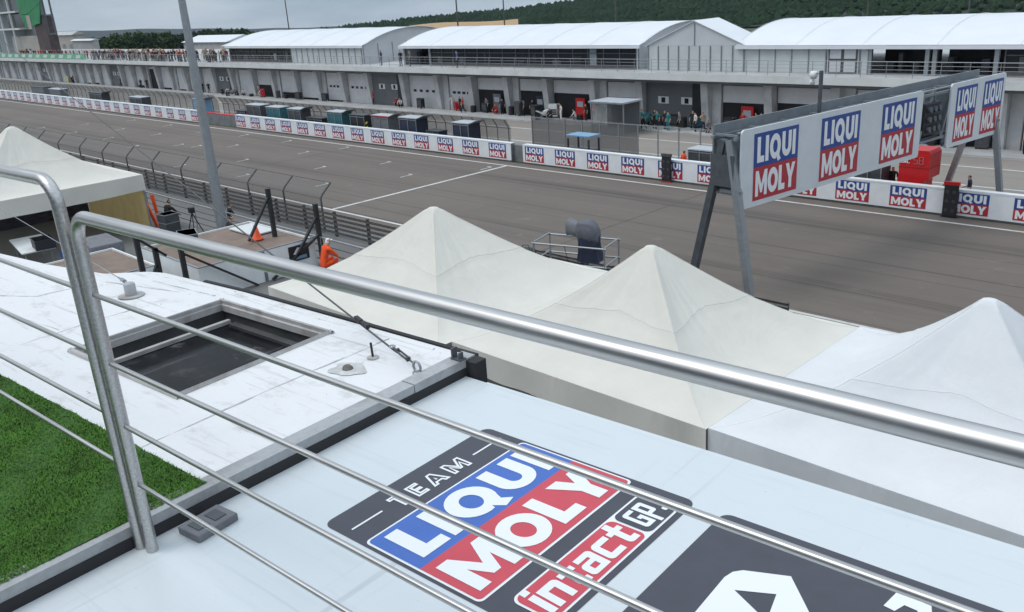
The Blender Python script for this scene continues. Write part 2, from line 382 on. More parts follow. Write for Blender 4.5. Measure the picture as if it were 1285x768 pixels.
# ================================================================== CAMERA / WORLD / SUN
f = 1095.7; W, H = 1285, 768
pitch, roll, yaw = R(19.888), R(-3.7294), R(46.138)
fw = Vector((-math.sin(yaw)*math.cos(pitch), math.cos(yaw)*math.cos(pitch), -math.sin(pitch)))
rt = Vector((math.cos(yaw), math.sin(yaw), 0)); up = rt.cross(fw)
r2 = rt*math.cos(roll) + up*math.sin(roll); u2 = -rt*math.sin(roll) + up*math.cos(roll)
cd = bpy.data.cameras.new('camera'); cam = bpy.data.objects.new('camera', cd); COL.objects.link(cam)
cd.sensor_fit = 'HORIZONTAL'; cd.sensor_width = 36; cd.lens = 36*f/W; cd.clip_start = .05; cd.clip_end = 20000
cam.matrix_world = Matrix(((r2.x, u2.x, -fw.x, 0), (r2.y, u2.y, -fw.y, 0), (r2.z, u2.z, -fw.z, 12), (0, 0, 0, 1)))
S.camera = cam
SUN_EL, SUN_AZ = 58., 215.   # azimuth measured clockwise from +Y
wd = bpy.data.worlds.new('World'); S.world = wd; wd.use_nodes = True
nt = wd.node_tree; N = nt.nodes; L = nt.links; bg = N['Background']
tc = N.new('ShaderNodeTexCoord'); lift = N.new('ShaderNodeVectorMath'); lift.operation = 'ADD'; lift.inputs[1].default_value = (0, 0, .09)
nm = N.new('ShaderNodeVectorMath'); nm.operation = 'NORMALIZE'
L.new(tc.outputs['Generated'], lift.inputs[0]); L.new(lift.outputs[0], nm.inputs[0])
sky = N.new('ShaderNodeTexSky'); sky.sky_type = 'NISHITA'; sky.sun_disc = False; sky.sun_elevation = R(SUN_EL); sky.sun_rotation = R(SUN_AZ)
sky.air_density = 1.; sky.dust_density = 2.5; sky.altitude = 300
L.new(nm.outputs[0], sky.inputs['Vector'])
mp = N.new('ShaderNodeMapping'); mp.inputs['Scale'].default_value = (1, 1, 5.5); L.new(nm.outputs[0], mp.inputs[0])
cn = N.new('ShaderNodeTexNoise'); cn.inputs['Scale'].default_value = 3.2; cn.inputs['Detail'].default_value = 8; cn.inputs['Roughness'].default_value = .58
L.new(mp.outputs[0], cn.inputs['Vector'])
cr = N.new('ShaderNodeValToRGB'); e = cr.color_ramp.elements
e[0].position = .36; e[0].color = (3.6, 4.4, 5.25, 1); e[1].position = .66; e[1].color = (5.8, 6.35, 6.9, 1)
L.new(cn.outputs['Fac'], cr.inputs[0])
cf = N.new('ShaderNodeMapRange'); cf.inputs['From Min'].default_value = .3; cf.inputs['From Max'].default_value = .55
cf.inputs['To Min'].default_value = .72; cf.inputs['To Max'].default_value = .97; L.new(cn.outputs['Fac'], cf.inputs['Value'])
mx = N.new('ShaderNodeMix'); mx.data_type = 'RGBA'; L.new(cf.outputs[0], mx.inputs['Factor'])
zs = N.new('ShaderNodeSeparateXYZ'); L.new(nm.outputs[0], zs.inputs[0])
zr_ = N.new('ShaderNodeMapRange'); zr_.inputs['From Min'].default_value = .15; zr_.inputs['From Max'].default_value = .9; zr_.inputs['To Min'].default_value = 1.; zr_.inputs['To Max'].default_value = 2.2; L.new(zs.outputs['Z'], zr_.inputs['Value'])
vm = N.new('ShaderNodeVectorMath'); vm.operation = 'SCALE'; L.new(cr.outputs[0], vm.inputs[0]); L.new(zr_.outputs[0], vm.inputs['Scale'])
L.new(sky.outputs[0], mx.inputs['A']); L.new(vm.outputs[0], mx.inputs['B']); L.new(mx.outputs['Result'], bg.inputs['Color'])
bg.inputs['Strength'].default_value = .10
sl = bpy.data.lights.new('sun', 'SUN'); sl.energy = 1.15; sl.angle = R(26); sl.color = (1, .96, .9)
so = bpy.data.objects.new('sun', sl); COL.objects.link(so)
sd = Vector((math.sin(R(SUN_AZ))*math.cos(R(SUN_EL)), math.cos(R(SUN_AZ))*math.cos(R(SUN_EL)), math.sin(R(SUN_EL))))
so.rotation_euler = sd.to_track_quat('Z', 'Y').to_euler(); so.location = (0, 0, 40)
S.view_settings.view_transform = 'Standard'; S.view_settings.look = 'None'; S.view_settings.exposure = .04; S.view_settings.gamma = 1
S.view_settings.use_curve_mapping = False
S.cycles.max_bounces = 6; S.cycles.transparent_max_bounces = 16; S.cycles.use_denoising = True
# ================================================================== GROUND
def hill_el(az):    # skyline elevation (deg) of the wooded hill behind the pits
    pts = [(30, -2.4), (33, -1.75), (34.6, -1.42), (36, -1.36), (38, -1.27), (41, -1.16), (45, -1.05), (48, -.86), (50, -.80), (57, -.2), (66, .7), (80, 1.6), (100, 1.2), (115, -1.5)]
    if az <= pts[0][0] or az >= pts[-1][0]: return -2.4
    for (a, x), (b, y) in zip(pts, pts[1:]):
        if a <= az <= b: return x + (y-x)*(az-a)/(b-a)
def gz(x, y):
    d = y - 100
    if d <= 0: return -.02
    r = math.hypot(x, y)
    return min(-.02, 12 - r*.042 - 2, -d*.05)
mb = MB(); na = 180; rr = [0, 30, 60, 95, 110, 130, 150, 180, 220, 270, 330, 400, 500, 650, 800, 1000, 1300, 1800, 2600, 4000, 6500]
vs = []; fs = []
for i, r in enumerate(rr):
    for j in range(na):
        a = 2*PI*j/na; x = -r*math.cos(a); y = r*math.sin(a); vs.append((x, y, gz(x, y)))
for i in range(len(rr)-1):
    for j in range(na): fs.append((i*na+j, i*na+(j+1) % na, (i+1)*na+(j+1) % na, (i+1)*na+j)[::-1])
mb.add(vs, fs, 0, True); struct(mb.build('ground', 'ground'))
mb = MB(); mb.add([(-700, 26.6, .006), (60, 26.6, .006), (60, 45.1, .006), (-700, 45.1, .006)], [(0, 1, 2, 3)]); struct(mb.build('race_track', 'track'))
mb = MB(); mb.add([(-700, 16, .004), (60, 16, .004), (60, 26.6, .004), (-700, 26.6, .004)], [(0, 1, 2, 3)]); struct(mb.build('track_verge', 'paddock'))
mb = MB(); mb.add([(-320, 45.8, .004), (40, 45.8, .004), (40, 100, .004), (-320, 100, .004)], [(0, 1, 2, 3)]); struct(mb.build('pit_lane', 'pitlane'))
mb = MB()
def stripe(x0, x1, y0, y1, z=.011): mb.add([(x0, y0, z), (x1, y0, z), (x1, y1, z), (x0, y1, z)], [(0, 1, 2, 3)])
stripe(-600, 60, 28.68, 28.86); stripe(-600, 60, 43.9, 44.08)
stripe(-45.45, -45.2, 28.86, 43.9, .012)
for x, y in [(-46, 42.5), (-49.3, 37.8), (-52.4, 32.8), (-54.9, 40.2), (-58.2, 36.4), (-61.2, 31.5), (-64.2, 42.8), (-65.7, 39.7), (-67.6, 35.0), (-70.6, 30.9),
             (-73.0, 42.5), (-75.9, 38.6), (-79.4, 36.7), (-82.1, 36.2), (-81.2, 42.6), (-86.1, 33.5), (-88.5, 41.8), (-92, 38.4), (-95, 34.6), (-98, 42.4), (-101, 38.2), (-104.5, 34.3), (-108, 42.4), (-111, 38), (-114, 34)]:
    stripe(x-.05, x+.05, y-.55, y+.6, .012); stripe(x-.42, x-.05, y+.47, y+.6, .012)
stripe(-320, 40, 52.2, 52.4); stripe(-320, 40, 57.3, 57.5)
struct(mb.build('painted_lines', 'linepaint'))
mb = MB()
for y_ in (31.9, 35.95, 40.1): stripe(-600, 60, y_, y_+.07, .0095)
for x_ in (-28.3, -63.7, -95.2): stripe(x_, x_+.08, 28.9, 43.88, .0098)
struct(mb.build('paving_joints', mat('bitumen joint', (.075, .066, .058), .8, noise=.3, nscale=1)))
mb = MB(); mb.box(-320, 40, 60.6, 63.2, -.2, .13); struct(mb.build('pavement', 'concrete'))
mb = MB(); mb.box(-130, 40, -25, 15.3, -1, 3.6); struct(mb.build('raised_paddock', 'paddock'))

# ================================================================== OUR TERRACE  (local frame: u along the building, v across)
YB = R(4.6); BZ = 3.6
hb = thing('hospitality_building', 'flat white roofed hospitality building with printed team panel and skylight under the railing', 'building', (0, 0, BZ), YB)
def zz(z): return z - BZ
# body of the building under both roofs
mb = MB(); mb.box(-8.3, 3.4, -6, 2.38, 0, zz(9.3)); mb.box(-2.55, 3.4, -6, 2.44, zz(9.3), zz(10.385)); mb.box(-8.3, -2.65, -6, 1.3, zz(9.3), zz(10.34)); mb.build('wall', 'offwhite', hb)
# left roof (white, worn) with the skylight hole
out = [(-2.56, -6), (-2.56, 2.52), (-4.2, 2.50), (-4.99, 2.455), (-5.12, 2.41), (-5.34, 2.24), (-5.9, 2.14), (-6.52, 2.08), (-8.4, 1.95), (-8.4, -6)]
hole = [(-4.17, 1.525), (-4.17, 2.335), (-3.265, 2.355), (-3.245, 1.545)]
mb = MB(); mb.flat([out, hole], (0, 0, zz(10.5)), (1, 0, 0), (0, 1, 0))
zt, zb = zz(10.5), zz(10.36)
n = len(out); mb.add([(x, y, zt) for x, y in out] + [(x, y, zb) for x, y in out], [(i, (i+1) % n, n+(i+1) % n, n+i)[::-1] for i in range(n)])
wr = mb.build('roof', 'whiteroof', hb, label='worn white painted roof')
# tape ridges, cracks and the dark far edge of the white roof
SEAM = layered('roof seam sealant', (.52, .53, .53), (.30, .30, .30), .8, (.62, .63, .63), (6, 6, 1), pscale=9, bscale=60, bump=.1, pthr=(.45, .6))
for p in [[(-2.95, 1.2), (-2.97, 1.9), (-2.96, 2.46)], [(-4.5, 1.2), (-4.52, 1.8), (-4.50, 2.02)], [(-5.35, 1.55), (-4.55, 1.62)], [(-5.9, 1.45), (-5.26, 1.8), (-5.2, 2.1)], [(-5.15, 2.16), (-4.55, 2.3)], [(-4.9, 2.33), (-4.3, 2.37)]]:
    mb = MB(); pts = []
    for (a, b), (c, d) in zip(p, p[1:]):
        for i in range(9): t = i/9; pts.append((a+(c-a)*t + random.uniform(-.004, .004), b+(d-b)*t + random.uniform(-.004, .004), zz(10.4985) + random.uniform(-.001, .001)))
    pts.append((*p[-1], zz(10.499)))
    mb.tube(pts, [.0045 + random.uniform(-.002, .0025) for _ in pts], 6); mb.build('seam', SEAM, hb)
for p in [[(-5.12, 2.40), (-4.6, 2.432), (-4.2, 2.455), (-3.4, 2.462), (-2.62, 2.485)]]:
    mb = MB(); pts = []
    for (a, b), (c, d) in zip(p, p[1:]):
        for i in range(12): t = i/12; pts.append((a+(c-a)*t, b+(d-b)*t + random.uniform(-.004, .004), zz(10.496) + random.uniform(0, .003)))
    mb.tube(pts, [.009 + random.uniform(-.004, .004) for _ in pts], 7); mb.build('edge_fold', 'whiteroof', hb)
mb = MB(); e_ = [(-2.47, 2.535), (-3.2, 2.53), (-4.2, 2.515), (-4.6, 2.49)]
for (a, b), (c, d) in zip(e_, e_[1:]): mb.bar((a, b, zz(10.485)), (c, d, zz(10.485)), .022, .045)
mb.build('roof_edge', 'rubber', hb)
# skylight
H4 = [(-4.17, 1.525), (-3.245, 1.545), (-3.265, 2.355), (-4.17, 2.335)]
mb = MB()
for i_, (w0, w1) in enumerate(((.022, .008), (.008, .006), (.016, .016), (.014, .008))):
    p, q = H4[i_], H4[(i_+1) % 4]; dx, dy = q[0]-p[0], q[1]-p[1]; l = math.hypot(dx, dy); nx, ny = dy/l, -dx/l; dx /= l; dy /= l
    def at_(pt, s, o, z): return (pt[0]+dx*s+nx*o, pt[1]+dy*s+ny*o, zz(z))
    prof = [(w0, 10.501), (w0-.006, 10.513), (.0, 10.519), (-w1*.4, 10.514), (-w1*.4, 10.494), (-w1, 10.490), (-w1, 10.455)]
    v = [at_(p, -w0, o, z) for o, z in prof] + [at_(q, w0, o, z) for o, z in prof]; k = len(prof)
    mb.add(v, [(j, j+1, k+j+1, k+j) for j in range(k-1)])
sk = mb.build('skylight', 'frameold', hb)
mb = MB()
for a in range(4):
    b = (a+1) % 4; p, q = H4[a], H4[b]
    mb.add([(*p, zz(10.49)), (*q, zz(10.49)), (*q, zz(10.38)), (*p, zz(10.38))], [(0, 1, 2, 3)])
mb.build('shaft', 'shaft', sk)
MB().box(-4.10, -4.072, 1.56, 2.31, zz(10.402), zz(10.422)).build('inner_frame', 'frameold', sk)
MB().box(-4.03, -3.30, 2.27, 2.31, zz(10.402), zz(10.42)).build('inner_frame', 'shaft', sk)
MB().box(-3.42, -3.385, 1.60, 2.26, zz(10.402), zz(10.412)).build('inner_frame', 'shaft', sk)
mb = MB(); mb.add([(-4.16, 1.54, zz(10.40)), (-3.26, 1.56, zz(10.40)), (-3.27, 2.34, zz(10.40)), (-4.16, 2.32, zz(10.40))], [(0, 1, 2, 3)])
mb.build('glass', layered('dusty dark glass', (.006, .007, .009), (.02, .02, .022), .10, (.05, .05, .052), (2, 5, 1), pscale=4.2, bscale=70, bump=.03, pthr=(.54, .72), spec=.06, dirt=[((.045, .046, .05), 2.4, (9, .6, 1), .58, .66), ((.09, .09, .092), 5, (1, 1, 1), .63, .70)]), sk)
# the white roof lies 65 mm above the panel roof: bring its pieces to that level
KR = 1.0233
def on_roof(o):
    for v in o.data.vertices: v.co.x *= KR; v.co.y *= KR; v.co.z -= .035
    for c in kids(o): on_roof(c)
for o in kids(hb):
    if o.name.split('.')[0] in ('roof', 'seam', 'edge_fold', 'roof_edge', 'skylight'): on_roof(o)
# aluminium trim and the black step between the two roofs
mb = MB(); mb.box(-2.60, -2.524, -6, 2.20, zz(10.44), zz(10.476)); mb.box(-2.60, -2.522, 2.203, 2.575, zz(10.44), zz(10.479)); mb.build('edge_trim', 'trim', hb)
mb = MB(); mb.box(-2.60, -2.520, -6, 2.575, zz(10.33), zz(10.4395)); mb.box(-2.56, -2.465, 2.515, 2.585, zz(10.24), zz(10.471)); mb.build('step_gasket', 'rubber', hb)
# right roof with the printed foil
mb = MB(); mb.box(-2.519, 3.4, -6, 2.505, zz(10.385), zz(10.4)); mb.box(-2.40, 3.4, 2.455, 2.515, zz(10.33), zz(10.398)); mb.build('panel_roof', 'panelroof', hb)
# unseen dark block added behind the viewer for rail reflections and less sky light
mb = MB(); mb.box(-8.3, 3.4, -6, -2.6, zz(10.4), zz(13.1)); mb.build('unseen_dark_block', 'darkwall', hb)
# foil prints: reading direction runs along +v, letter tops point to -u
EX = (0, 1, 0); EY = (-1, 0, 0)
def decal(u, v, k=1): return (u, v, zz(10.4) + .0012*k)
mb = MB()
mb.flat([rrect(0, .80, 0, .92, .035)], decal(-1.2, 1.395), EX, EY, 0)          # charcoal field: v 1.395..2.195, u -2.12..-1.2
def dl(u, v): return (v - 1.395, -1.2 - u)                                     # (u,v) -> field coordinates
o2 = decal(-1.2, 1.395, 2); o3 = decal(-1.2, 1.395, 3); o4 = decal(-1.2, 1.395, 4)
word(mb, 'TEAM', o2, EX, EY, .215, .565, .775, .855, 1, gap=.24, outline=.0085)
mb.flat([[(.035, .811), (.165, .811), (.165, .819), (.035, .819)]], o2, EX, EY, 1)
mb.flat([[(.61, .811), (.765, .811), (.765, .819), (.61, .819)]], o2, EX, EY, 1)
mb.flat([rrect(.012, .788, .236, .728, .02)], o2, EX, EY, 1)
mb.flat([[(.02, .485), (.78, .485), (.78, .70)] + arc(.765, .705, .015, .015, 0, 90, 4) + [(.035, .72)] + arc(.035, .705, .015, .015, 90, 180, 4)], o3, EX, EY, 2)
mb.flat([arc(.035, .26, .015, .015, 180, 270, 4) + [(.765, .245)] + arc(.765, .26, .015, .015, 270, 360, 4) + [(.78, .485), (.02, .485)]], o3, EX, EY, 3)
word(mb, 'LIQUI', o4, EX, EY, .065, .735, .515, .695, 1, gap=.10)
word(mb, 'MOLY', o4, EX, EY, .05, .75, .27, .45, 1, gap=.05)
mb.flat([rrect(.07, .735, .022, .178, .03)], o2, EX, EY, 1)
mb.flat([rrect(.078, .552, .03, .170, .026)], o3, EX, EY, 3)
mb.flat([rrect(.562, .727, .03, .170, .026)], o3, EX, EY, 0)
word(mb, 'intact', o4, EX, EY, .095, .535, .045, .185, 1, gap=.07, shear=.06)
mb.flat([[(.632, .150), (.594, .150)] + arc(.596, .138, .012, .012, 90, 180, 4) + [(.584, .061)] + arc(.596, .061, .012, .012, 180, 270, 4) + [(.632, .049), (.632, .107), (.609, .107), (.609, .091), (.616, .091), (.616, .066), (.600, .066), (.600, .133), (.632, .133)]], o4, EX, EY, 1)
mb.flat([[(.640, .034), (.656, .034), (.656, .080), (.678, .080)] + arc(.678, .090, .010, .010, 270, 360, 4) + [(.688, .140)] + arc(.678, .140, .010, .010, 0, 90, 4) + [(.640, .150)], [(.656, .096), (.672, .096), (.672, .133), (.656, .133)]], o4, EX, EY, 1)
mb.flat([rrect(.697, .717, .052, .072, .006)], o4, EX, EY, 1)
mb.build('printed_foil', ['pdark', 'print', 'pblue', 'pred'], hb, label='charcoal printed foil with blue and red team lettering')
mb = MB()
mb.flat([rrect(0, .80, 0, 1.0, .035)], decal(-.10, 1.39), EX, EY, 0)           # second field u -1.10..-.10
def uv(u, v): return (v - 1.39, -.10 - u)
A = [uv(u, v) for u, v in [(-.935, 1.50), (-.942, 1.72), (-.948, 1.90), (-.94, 1.935), (-.92, 1.958), (-.80, 2.01), (-.69, 1.885), (-.60, 1.78), (-.60, 1.62), (-.69, 1.70), (-.70, 1.60), (-.79, 1.60), (-.80, 1.50)]]
I = [uv(u, v) for u, v in [(-.90, 1.865), (-.80, 1.915), (-.775, 1.80)]]
mb.flat([A, I], decal(-.10, 1.39, 2), EX, EY, 1)
one = [uv(u, v) for u, v in [(-.545, 2.110), (-.455, 2.105), (-.42, 2.0), (-.452, 2.0), (-.478, 2.065), (-.512, 2.068), (-.525, 2.03), (-.555, 2.035)]]
mb.flat([one], decal(-.10, 1.39, 2), EX, EY, 1)
mb.build('printed_foil', ['pdark', 'print'], hb, label='charcoal printed foil with angular white emblem')

# small fittings on the roofs
def L2W(u, v, z): return (u*math.cos(YB) - v*math.sin(YB), u*math.sin(YB) + v*math.cos(YB), z)
t = thing('roof_anchor', 'grey cylindrical anchor on the white roof beside the railing post', 'anchor', L2W(-4.74*KR, 2.11*KR, 10.5-.035), YB)
MB().lathe([(0, .004), (.075, .004), (.07, .009), (0, .010)]).build('base_disc', 'frameold', t)
MB().lathe([(.034, .01), (.032, .075), (.026, .082), (0, .082)]).build('stub', 'trim', t)
t = thing('roof_vent', 'flat stained vent patch with rusty bolt on the white roof near the turnbuckle', 'vent', L2W(-2.85*KR, 2.12*KR, 10.5-.035), YB)
mb = MB(); mb.flat([[(math.cos(a)*.085*(1+.16*math.sin(3*a+1)+.08*math.sin(7*a)), math.sin(a)*.07*(1+.12*math.sin(2*a)+.1*math.sin(5*a))) for a in [2*PI*i/40 for i in range(40)]]], (0, 0, .003), (1, 0, 0), (0, 1, 0)); mb.build('collar', layered('stained roof patch', (.50, .50, .49), (.36, .36, .35), .8, (.62, .63, .63), (9, 9, 1), pscale=12, bscale=60, pthr=(.45, .65)), t)
MB().lathe([(.026, .002), (.022, .014), (.012, .022), (0, .022)], n=7).build('bolt', mat('rust', (.16, .14, .13), .9, noise=.4, nscale=40), t)
t = thing('roof_pin', 'thin rusty pin standing on the white roof behind the round vent', 'pin', L2W(-2.85*KR, 2.265*KR, 10.5-.035), YB)
MB().lathe([(.028, .002), (.026, .007), (0, .008)]).build('foot', 'frameold', t)
MB().tube([(0, 0, .006), (-.004, 0, .075)], .0055, 6).build('spike', 'black', t)
t = thing('cable_clip', 'small dark metal clip on the roof corner beside the tents', 'clip', L2W(-2.49*KR, 2.44*KR, 10.515-.035), YB)
MB().box(-.03, .03, -.02, .02, 0, .006).build('base_plate', 'gantrydark', t)
MB().box(-.028, -.020, -.016, .016, .006, .05).build('lug', 'gantrydark', t); MB().box(.012, .02, -.012, .012, .006, .035).build('lug', 'gantrydark', t)
t = thing('rubber_block', 'grey recessed rubber block lying on the panel roof next to the railing post', 'block', L2W(-2.425, 1.165, 10.4), YB + R(5))
mb = MB(); mb.box(-.055, .055, -.078, .078, 0, .028); mb.build('body', 'tarpgrey', t, bevel=.005)
for q in (-.034, .03): MB().box(-.03, .03, q-.022, q+.022, .0285, .031).build('recess_shade', 'gantrydark', t)  # dark plates laid on top, painted as the shade of two hollows
# guy wires
def catenary(p, q, sag, n=14):
    p, q = Vector(p), Vector(q); return [p.lerp(q, i/n) - Vector((0, 0, sag*4*(i/n)*(1-i/n))) for i in range(n+1)]
e0 = Vector(L2W(-2.56*KR, 2.26*KR, 10.5-.035))
far = Vector((-46.0, 17.2, 21.6))
d = (far - e0).normalized()
t = thing('guy_wire', 'thin steel guy wire with turnbuckle fixed to an eye bolt on the white roof corner', 'wire', tuple(e0), 0, world=True)
tgt = Vector((-24.03, 5.98, 12.56)); d = (tgt - e0).normalized(); ez = Vector((0, 0, .022))
MB().tube(catenary(e0 + ez + d*.20, tgt, .03, 24), .005, 6).build('cable', 'fencegrey', t)
mb = MB(); mb.tube([e0 + Vector((0, 0, .03)) + Vector((math.cos(a)*.024*d.x/abs(d.x), .0, math.sin(a)*.024)) for a in [2*PI*i/14 for i in range(15)]], .006, 7); mb.lathe([(.022, 0), (.022, .006), (0, .007)], tuple(e0), 12)
mb.build('eye_bolt', 'galv', t)
a = e0 + Vector((0, 0, .035)) + d*.02
mb = MB(); mb.tube([a + d*.0, a + d*.06], .004, 6); mb.bar(a + d*.05, a + d*.062, .018, .018)
sd_ = d.cross(Vector((0, 0, 1))).normalized()*.008
for s in (-1, 1): mb.bar(a + d*.06 + sd_*s, a + d*.15 + sd_*s, .006, .008)
mb.bar(a + d*.15, a + d*.162, .018, .018); mb.tube([a + d*.15, a + d*.20], .004, 6); mb.build('turnbuckle', 'fencegrey', t)
b = a + d*.205
mb = MB(); mb.tube([b + sd_*1.6*math.cos(x) + d*.014*math.sin(x) for x in [2*PI*i/12 for i in range(13)]], .003, 6); mb.build('thimble', 'galv', t)
for k in (.48, .55): mb = MB(); mb.bar(a + d*(k-.03), a + d*(k+.03), .02, .02); mb.build('cable_clamp', 'black', t)
t = thing('guy_wire', 'thinner pale guy wire rising leftwards from the cylindrical roof anchor', 'wire', L2W(-4.74*KR, 2.11*KR, 10.54), 0, world=True)
p = Vector(L2W(-4.74*KR, 2.11*KR, 10.54)); q = Vector((-24.59, 3.97, 9.815)); d2 = (q - p).normalized()
MB().tube(catenary(p + d2*.2, q, .05, 20), .0032, 6).build('cable', 'galv', t)
mb = MB(); mb.tube([p, p + d2*.08], .006, 6); mb.tube([p + d2*.08, p + d2*.15], .012, 7); mb.tube([p + d2*.15, p + d2*.22], .006, 6); mb.build('turnbuckle', 'galv', t)

# artificial turf
GR = thing('turf_carpet', 'bright green artificial turf carpet ending on the white roof behind the railing', 'carpet', L2W(-2.562, 1.25, 10.465), YB)
mb = MB(); gx, gy = 60, 34
vs = [(-2.6 + 2.605*i/gx, -2.2 + 2.2*j/gy + (0.006*math.sin(i*1.7) if j == gy else 0) - .05*(1-i/gx) if j == gy else -2.2 + 2.2*j/gy, .012 + .003*math.sin(i*.5+j*.8)) for j in range(gy+1) for i in range(gx+1)]
mb.add(vs, [(j*(gx+1)+i, j*(gx+1)+i+1, (j+1)*(gx+1)+i+1, (j+1)*(gx+1)+i) for j in range(gy) for i in range(gx)], 0, True)
mb.add([(-2.6, -.05, .012), (.005, 0, .012), (.005, 0, 0), (-2.6, -.05, 0), (.005, -2.2, .012), (.005, -2.2, 0)], [(0, 1, 2, 3), (1, 4, 5, 2)])
mb.build('backing', 'grass', GR)
mb = MB(); rnd = random.Random(3)
for k in range(120000):
    x = -1.9 + 1.905*rnd.random(); y = -.95 + .95*rnd.random() - .05*max(0, -x/2.6)
    a = rnd.uniform(0, 2*PI); l = rnd.uniform(.006, .0115); w = .0024; lean = rnd.uniform(.3, 1.2)*l
    ca, sa = math.cos(a), math.sin(a); z = .012
    mb.v += [(x - sa*w, y + ca*w, z), (x + sa*w, y - ca*w, z), (x + ca*lean, y + sa*lean, z + l*.8)]
    n = len(mb.v); mb.f.append([n-3, n-2, n-1]); mb.mi.append(0); mb.sm.append(False)
mb.build('pile', 'blade', GR)['kind'] = 'stuff'

# railings: bent tube frames with four thin bars
def railing(label, u0, u1, ztop, bars, left_post=True, v0=.985):
    t = thing('railing', label, 'railing', L2W(u0, v0, 10.4), YB)
    s = 1 if left_post else -1; ln = abs(u1-u0); zt = ztop - 10.4; r = .0187; br = .075
    MB().tube([(0, 0, .12), (0, 0, zt-br)] + [(s*(br-br*math.cos(R(x))), 0, zt-br+br*math.sin(R(x))) for x in range(10, 91, 10)] + [(s*ln*i/10, 0, zt) for i in range(1, 11)], r, 18).build('frame_tube', 'steel', t)
    mb = MB(); mb.tube([(0, 0, -.0), (0, 0, .121)], r*1.0, 18); mb.tube([(0, 0, .112), (0, 0, .117)], r*1.03, 18); mb.build('post_foot', 'steel', t)
    for i, z in enumerate(bars): MB().tube([(s*.015, 0, z-10.4), (s*ln, 0, z-10.4)], .0075 if i < 3 else .007, 10).build('bar', 'steel', t)
    return t
railing('stainless railing section running to the right across the panel roof', -2.46, 2.2, 11.492, [11.262, 11.05, 10.845, 10.645])
railing('stainless railing section running to the left along the green turf', -2.508, -5.4, 11.585, [11.275, 11.075, 10.875, 10.70], left_post=False, v0=.972)

